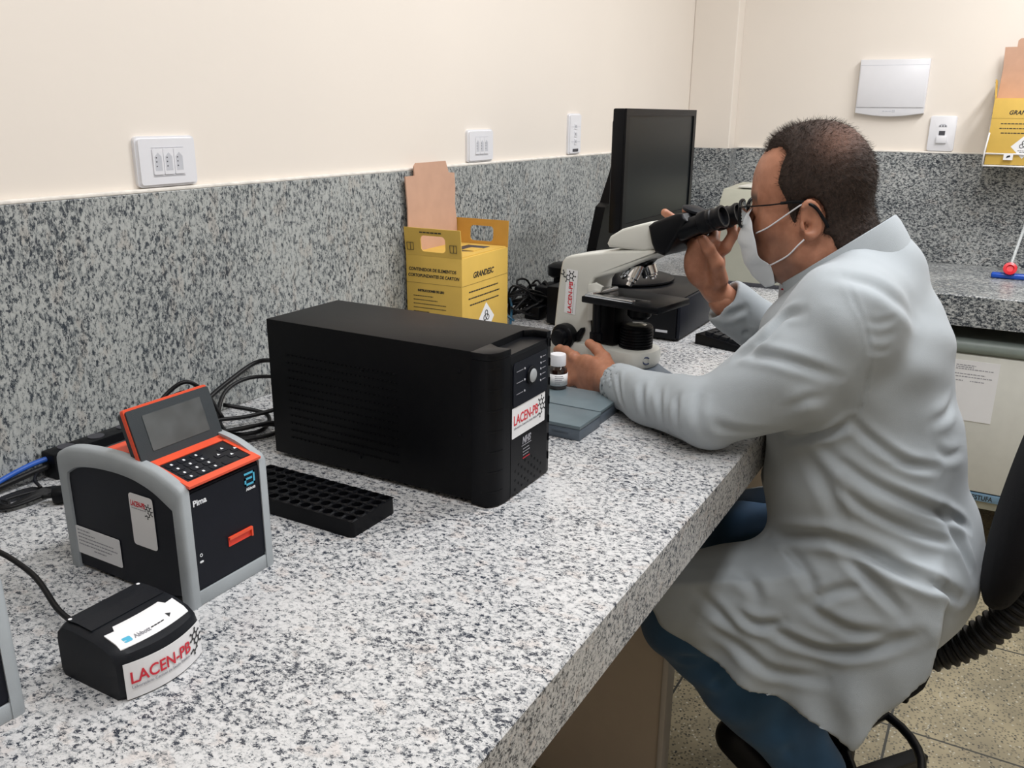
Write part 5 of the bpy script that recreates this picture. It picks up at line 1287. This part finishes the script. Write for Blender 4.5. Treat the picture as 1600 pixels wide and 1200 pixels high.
# fold lines of the cloth: points along each crease, depth, half width
CREASES = [
    ([(1.416, -0.914, 0.717), (1.366, -0.975, 0.757), (1.346, -1.037, 0.776), (1.35, -1.095, 0.761), (1.349, -1.163, 0.739), (1.4, -1.218, 0.701)], 0.011, 0.0104),
    ([(1.432, -1.172, 0.82), (1.442, -1.206, 0.768), (1.44, -1.231, 0.72)], 0.0066, 0.0096),
    ([(1.32, -1.005, 0.661), (1.324, -1.04, 0.692), (1.328, -1.081, 0.714)], 0.0055, 0.008),
    ([(1.353, -0.987, 1.201), (1.306, -1.021, 1.165), (1.301, -1.044, 1.123), (1.323, -1.05, 1.061), (1.343, -1.044, 0.995), (1.344, -1.033, 0.97)], 0.00242, 0.0028),
    ([(1.379, -0.93, 0.913), (1.348, -0.975, 0.939), (1.342, -1.008, 0.955), (1.344, -1.033, 0.972)], 0.0088, 0.008),
    ([(1.302, -0.865, 1.066), (1.275, -0.915, 1.076), (1.27, -0.963, 1.071), (1.295, -1.014, 1.053)], 0.0066, 0.0072),
    ([(1.298, -0.862, 1.059), (1.3, -0.902, 1.097), (1.319, -0.923, 1.128), (1.304, -0.953, 1.141)], 0.0066, 0.0072),
    ([(1.349, -0.996, 0.921), (1.35, -1.064, 0.882), (1.375, -1.121, 0.853), (1.461, -1.194, 0.8), (1.499, -1.216, 0.775)], 0.0077, 0.008),
    ([(1.343, -1.034, 0.975), (1.358, -1.062, 0.946), (1.383, -1.113, 0.909), (1.428, -1.157, 0.892)], 0.0066, 0.0072),
    ([(1.343, -1.027, 0.868), (1.346, -1.07, 0.837), (1.388, -1.147, 0.795), (1.428, -1.197, 0.772)], 0.0066, 0.0072),
    ([(1.358, -0.967, 0.904), (1.343, -1.011, 0.86), (1.343, -1.042, 0.804)], 0.0055, 0.0112),
    ([(1.429, -1.135, 0.964), (1.472, -1.154, 0.968), (1.519, -1.162, 0.978)], 0.00308, 0.0088),
    ([(1.346, -1.036, 0.764), (1.333, -1.092, 0.727), (1.327, -1.147, 0.684)], 0.0088, 0.0088),
    ([(1.347, -1.016, 0.781), (1.346, -1.067, 0.761), (1.347, -1.125, 0.745), (1.351, -1.181, 0.735), (1.399, -1.219, 0.693)], 0.0099, 0.008),
    ([(1.309, -0.934, 0.612), (1.315, -0.993, 0.594), (1.321, -1.053, 0.589), (1.319, -1.117, 0.619), (1.327, -1.175, 0.659)], 0.0099, 0.0088),
    ([(1.309, -0.896, 0.62), (1.308, -0.934, 0.607), (1.314, -0.974, 0.622)], 0.0088, 0.008),
    ([(1.304, -0.868, 0.578), (1.3, -0.915, 0.557), (1.313, -0.968, 0.527), (1.322, -1.049, 0.534)], 0.0077, 0.0096),
    ([(1.345, -0.884, 0.675), (1.322, -0.917, 0.667), (1.316, -0.929, 0.645)], 0.0055, 0.0096),
    ([(1.311, -0.83, 0.632), (1.306, -0.877, 0.604), (1.304, -0.917, 0.581)], 0.0066, 0.0088),
    ([(1.32, -0.995, 0.661), (1.318, -1.067, 0.64), (1.322, -1.141, 0.646)], 0.0066, 0.0096),
    ([(1.373, -0.956, 0.721), (1.333, -0.999, 0.705), (1.321, -1.019, 0.67)], 0.0044, 0.0096),
    ([(1.392, -0.629, 0.976), (1.363, -0.644, 0.956), (1.341, -0.666, 0.933)], 0.0044, 0.0048),
    ([(1.339, -0.696, 0.984), (1.317, -0.707, 0.96), (1.314, -0.718, 0.932)], 0.0055, 0.0064),
    ([(1.313, -0.736, 0.988), (1.287, -0.75, 0.959), (1.298, -0.768, 0.915)], 0.0044, 0.0064),
    ([(1.277, -0.779, 0.99), (1.262, -0.786, 0.967), (1.265, -0.801, 0.926)], 0.0055, 0.0064),
    ([(1.27, -0.819, 1.006), (1.252, -0.822, 0.972), (1.262, -0.843, 0.93)], 0.0044, 0.008),
    ([(1.338, -0.981, 1.194), (1.334, -1.027, 1.189), (1.353, -1.071, 1.163), (1.427, -1.094, 1.123)], 0.0044, 0.0112),
    ([(1.303, -1.042, 1.14), (1.314, -1.058, 1.136), (1.34, -1.075, 1.142)], 0.00143, 0.0048),
    ([(1.301, -1.046, 1.123), (1.313, -1.06, 1.116), (1.338, -1.078, 1.119)], 0.00143, 0.0048),
    ([(1.305, -1.048, 1.099), (1.319, -1.063, 1.093), (1.335, -1.075, 1.094)], 0.00143, 0.0048),
    ([(1.267, -0.952, 1.001), (1.272, -0.977, 1.019), (1.291, -1.0, 1.02)], 0.0033, 0.008),
    ([(1.253, -0.843, 0.965), (1.266, -0.88, 0.955), (1.288, -0.923, 0.956)], 0.0044, 0.008),
    ([(1.431, -1.148, 0.924), (1.455, -1.167, 0.907), (1.517, -1.187, 0.897)], 0.0022, 0.008),
    ([(1.348, -1.019, 0.926), (1.342, -1.029, 0.866), (1.344, -1.048, 0.804)], 0.0022, 0.0028),
    ([(1.421, -0.912, 0.718), (1.354, -0.972, 0.71), (1.32, -1.034, 0.67)], 0.00198, 0.0028),
    ([(1.297, -0.993, 1.155), (1.286, -0.99, 1.119), (1.283, -0.999, 1.082)], 0.0022, 0.016),
    ([(1.612, -0.736, 1.049), (1.609, -0.767, 1.059), (1.622, -0.787, 1.071)], 0.0055, 0.0064),
    ([(1.618, -0.779, 1.04), (1.629, -0.79, 1.021), (1.296, -0.882, 1.078)], 0.0044, 0.0056),
]
V = V + Nn * wr(V)[:, None] * np.where(V[:, 2] < CT + .01, .4, 1)[:, None]
for pts, amp, w in CREASES: V = crease(V, Nn, pts, amp, w)
V[:, 2] = np.where((V[:, 1] > -.888) & (V[:, 2] > .86) & (V[:, 2] < CT + .0015), CT + .0015, V[:, 2])
coat = put('lab_coat', [(V, Q)], 'coat')
# standing collar
bm = B(); rings = []
nc_ = Vector((1.540, -.975, 1.168)); tiltv = Vector((0, .52, .85)).normalized()
e1 = Vector((1, 0, 0)); e2 = tiltv.cross(e1) * 1.0
for dz, rx, ry, off in ((-.012, .086, .108, 0), (.008, .086, .108, 0), (.026, .084, .107, .001), (.036, .0815, .1045, .002), (.037, .0785, .1015, .002), (.026, .078, .100, .001), (.0, .078, .098, 0)):
    ring = []
    for k in range(41):
        a = math.radians(112 + (428 - 112) * k / 40)     # open at the throat
        h = dz * (1.0 + .25 * math.sin(a - math.pi * 1.5 + math.pi / 2 + math.pi / 2) * 0)
        back = .5 - .5 * math.sin(a)                      # 1 at the nape
        ring.append(nc_ + e1 * rx * math.cos(a) + e2 * ry * math.sin(a) + tiltv * (dz * (.85 + .3 * back) + .010 * back + .004) - Vector((0, 0, .004)))
    rings.append([p - Vector(PO.tolist()) for p in ring])
loft(bm, rings, closed=False, cap=False); bmesh.ops.recalc_face_normals(bm, faces=bm.faces)
obj('collar', bm, 'coat', coat, smooth='auto')
# ---- jeans
def jeans_sdf(P):
    d = sd_ell(P, (1.56, -1.08, .64), (.19, .14, .11))
    for s, hx, kx, ax_ in ((-1, 1.46, 1.398, 1.480), (1, 1.66, 1.73, 1.70)):
        d = smin(d, chain(P, [((hx, -1.05, .61), .098), ((kx, -.79, .540), .074), ((kx + .003, -.778, .515), .071)], .03), .05)
        d = smin(d, chain(P, [((kx, -.78, .515), .071), ((kx * .5 + ax_ * .5, -.90, .385), .070), ((ax_, -1.03, .235), .058)], .03), .02)
    return d
V, Q = surfnet(jeans_sdf, (1.28, -1.25, .16), (1.86, -.66, .78), .007); V = smooth_v(V, Q, 2, .5); Nn = normals_v(V, Q)
for pts, amp, w in (([(1.32, -.80, .48), (1.36, -.83, .50), (1.42, -.85, .50)], .006, .010), ([(1.33, -.86, .42), (1.38, -.87, .46), (1.45, -.88, .47)], .005, .009), ([(1.40, -1.0, .30), (1.43, -.97, .34), (1.50, -.95, .36)], .005, .009), ([(1.42, -.98, .25), (1.47, -1.02, .30), (1.53, -1.02, .32)], .005, .008)):
    V = crease(V, Nn, pts, amp, w)
V = V + Nn * (.0016 * np.sin(60 * V[:, 2] + 30 * V[:, 1] + 2 * np.sin(30 * V[:, 0])))[:, None]
put('jeans', [(V, Q)], 'jeans')
for ax_ in (1.475, 1.70):
    def shoe(P):
        d = sd_cap(P, (ax_, -1.06, .20), (ax_ + .01, -1.02, .12), .042, .036); d = smin(d, sd_cap(P, (ax_, -1.02, .13), (ax_, -.88, .245), .036, .040), .03); return d
    V, Q = surfnet(shoe, (ax_ - .08, -1.14, .05), (ax_ + .08, -.80, .32), .008)
    put('shoe', [(smooth_v(V, Q), Q)], 'blackp')
# ---- face mask
def H(f, l, u): return fromh((f, l, u)) - PO
bm = B(); rows = []; NT, NS = 22, 24
cen = [(.090, .020), (.102, .006), (.111, -.018), (.110, -.042), (.103, -.066), (.092, -.093), (.068, -.114)]
sid = [(.082, .008), (.078, -.006), (.070, -.024), (.068, -.042), (.063, -.058), (.050, -.072), (.042, -.104)]
cc = catmull([(a, 0, b) for a, b in cen], 8); ss = catmull([(a, 0, b) for a, b in sid], 8)
def samp(c, t): i = t * (len(c) - 1); j = min(int(i), len(c) - 2); return c[j].lerp(c[j + 1], i - j)
for i in range(NT + 1):
    t_ = i / NT; row = []
    c0 = samp(cc, t_); s0 = samp(ss, t_); wd = .030 + .026 * math.sin(math.pi * min(1, t_ * .8 + .22)) ** .8
    pl = .005 * ((t_ * 4.0) % 1.0) * (1 if .12 < t_ < .9 else .2)
    for j in range(NS + 1):
        s_ = -1 + 2 * j / NS; a_ = abs(s_)
        f_ = c0.x + (s0.x - c0.x) * a_ ** 1.9; u_ = c0.z + (s0.z - c0.z) * a_ ** 1.5
        l_ = wd * (s_ * .55 + math.sin(s_ * math.pi / 2) * .55)
        f_ += pl * (1 - a_ ** 3) + .0012 * math.sin(9 * s_ + 11 * t_) + .0015 * math.sin(17 * t_ + 3 * s_) * a_
        row.append(Vector(H(f_, l_, u_).tolist()))
    rows.append(row)
loft(bm, rows, closed=False, cap=False)
mk = obj('face_mask', bm, 'maskm', person, smooth=True); so_ = mk.modifiers.new('thickness', 'SOLIDIFY'); so_.thickness = .0012; sb_ = mk.modifiers.new('smooth', 'SUBSURF'); sb_.levels = 1; sb_.render_levels = 1
bm = B()
for sg in (-1, 1):
    def L3(f, l, u): return tuple(H(f, l * sg, u).tolist())
    tube(bm, [L3(.072, .054, -.018), L3(.050, .066, -.008), L3(.025, .076, .008), L3(.004, .083, .022), L3(-.008, .086, .029), L3(-.020, .084, .030)], .0013, 6, 5)
    tube(bm, [L3(.050, .050, -.070), L3(.036, .062, -.063), L3(.014, .075, -.050), L3(-.002, .082, -.034), L3(-.012, .082, -.024)], .0013, 6, 5)
obj('ear_loop', bm, 'white', mk, smooth=True)
# ---- glasses
bm = B()
for sg in (-1, 1):
    ring = []
    for k in range(24):
        a = 2 * math.pi * k / 24; ring.append(tuple(H(.108 - .010 * abs(.033 + .026 * math.cos(a)) / .06, sg * (.033 + .026 * math.copysign(abs(math.cos(a)) ** .8, math.cos(a))), .012 + .021 * math.copysign(abs(math.sin(a)) ** .8, math.sin(a))).tolist()))
    tube(bm, ring, .0030, 8, 1, closed=True)
tube(bm, [tuple(H(.103, s_, .022).tolist()) for s_ in (-.009, -.004, .004, .009)], .0016, 6, 3)
gl = obj('glasses', bm, 'blackp', person, smooth=True)
bm = B()
for sg in (-1, 1):
    def L3(f, l, u): return tuple(H(f, l * sg, u).tolist())
    tube(bm, [L3(.098, .060, .024), L3(.088, .068, .025), L3(.045, .0745, .028), L3(.02, .0795, .031), L3(-.006, .0845, .033)], .0013, 6, 4)
    tube(bm, [L3(.026, .0795, .031), L3(-.004, .085, .033), L3(-.026, .085, .026), L3(-.040, .081, .006), L3(-.046, .079, -.006)], .0028, 6, 4)
obj('temple_arm', bm, 'blackp', gl, smooth=True)
M['lens'] = mat('clear lens', (.9, .92, .92), .03, trans=1.0, var=0)
for sg in (-1, 1):
    bm = B(); c_ = [tuple(H(.1055 - .010 * abs(.033 + .026 * math.cos(2 * math.pi * k / 24)) / .06, sg * (.033 + .0255 * math.cos(2 * math.pi * k / 24)), .012 + .0205 * math.sin(2 * math.pi * k / 24)).tolist()) for k in range(24)]
    d_ = [tuple((Vector(p) - hf * .0014)[:]) for p in c_]; loft(bm, [c_, d_]); bmesh.ops.recalc_face_normals(bm, faces=bm.faces); obj('lens', bm, 'lens', gl)
# ---- badge in a clear sleeve on the chest
bm = B(); bf = Fr(Vector((1.600, -.868, 1.128)) - Vector(PO.tolist()), (.3, -.9, 0), (0, .25, 1)); fpoly(bm, bf, rounded(.036, .058, .003, 3, -.018, -.029), 0, .0012); bd = obj('name_badge', bm, 'paper', person)
bm = B(); flines(bm, bf, [(-.014, .014, .010), (-.014, .012, .002), (-.014, .008, -.012)], .0016, .003); obj('badge_print', bm, 'red', bd)
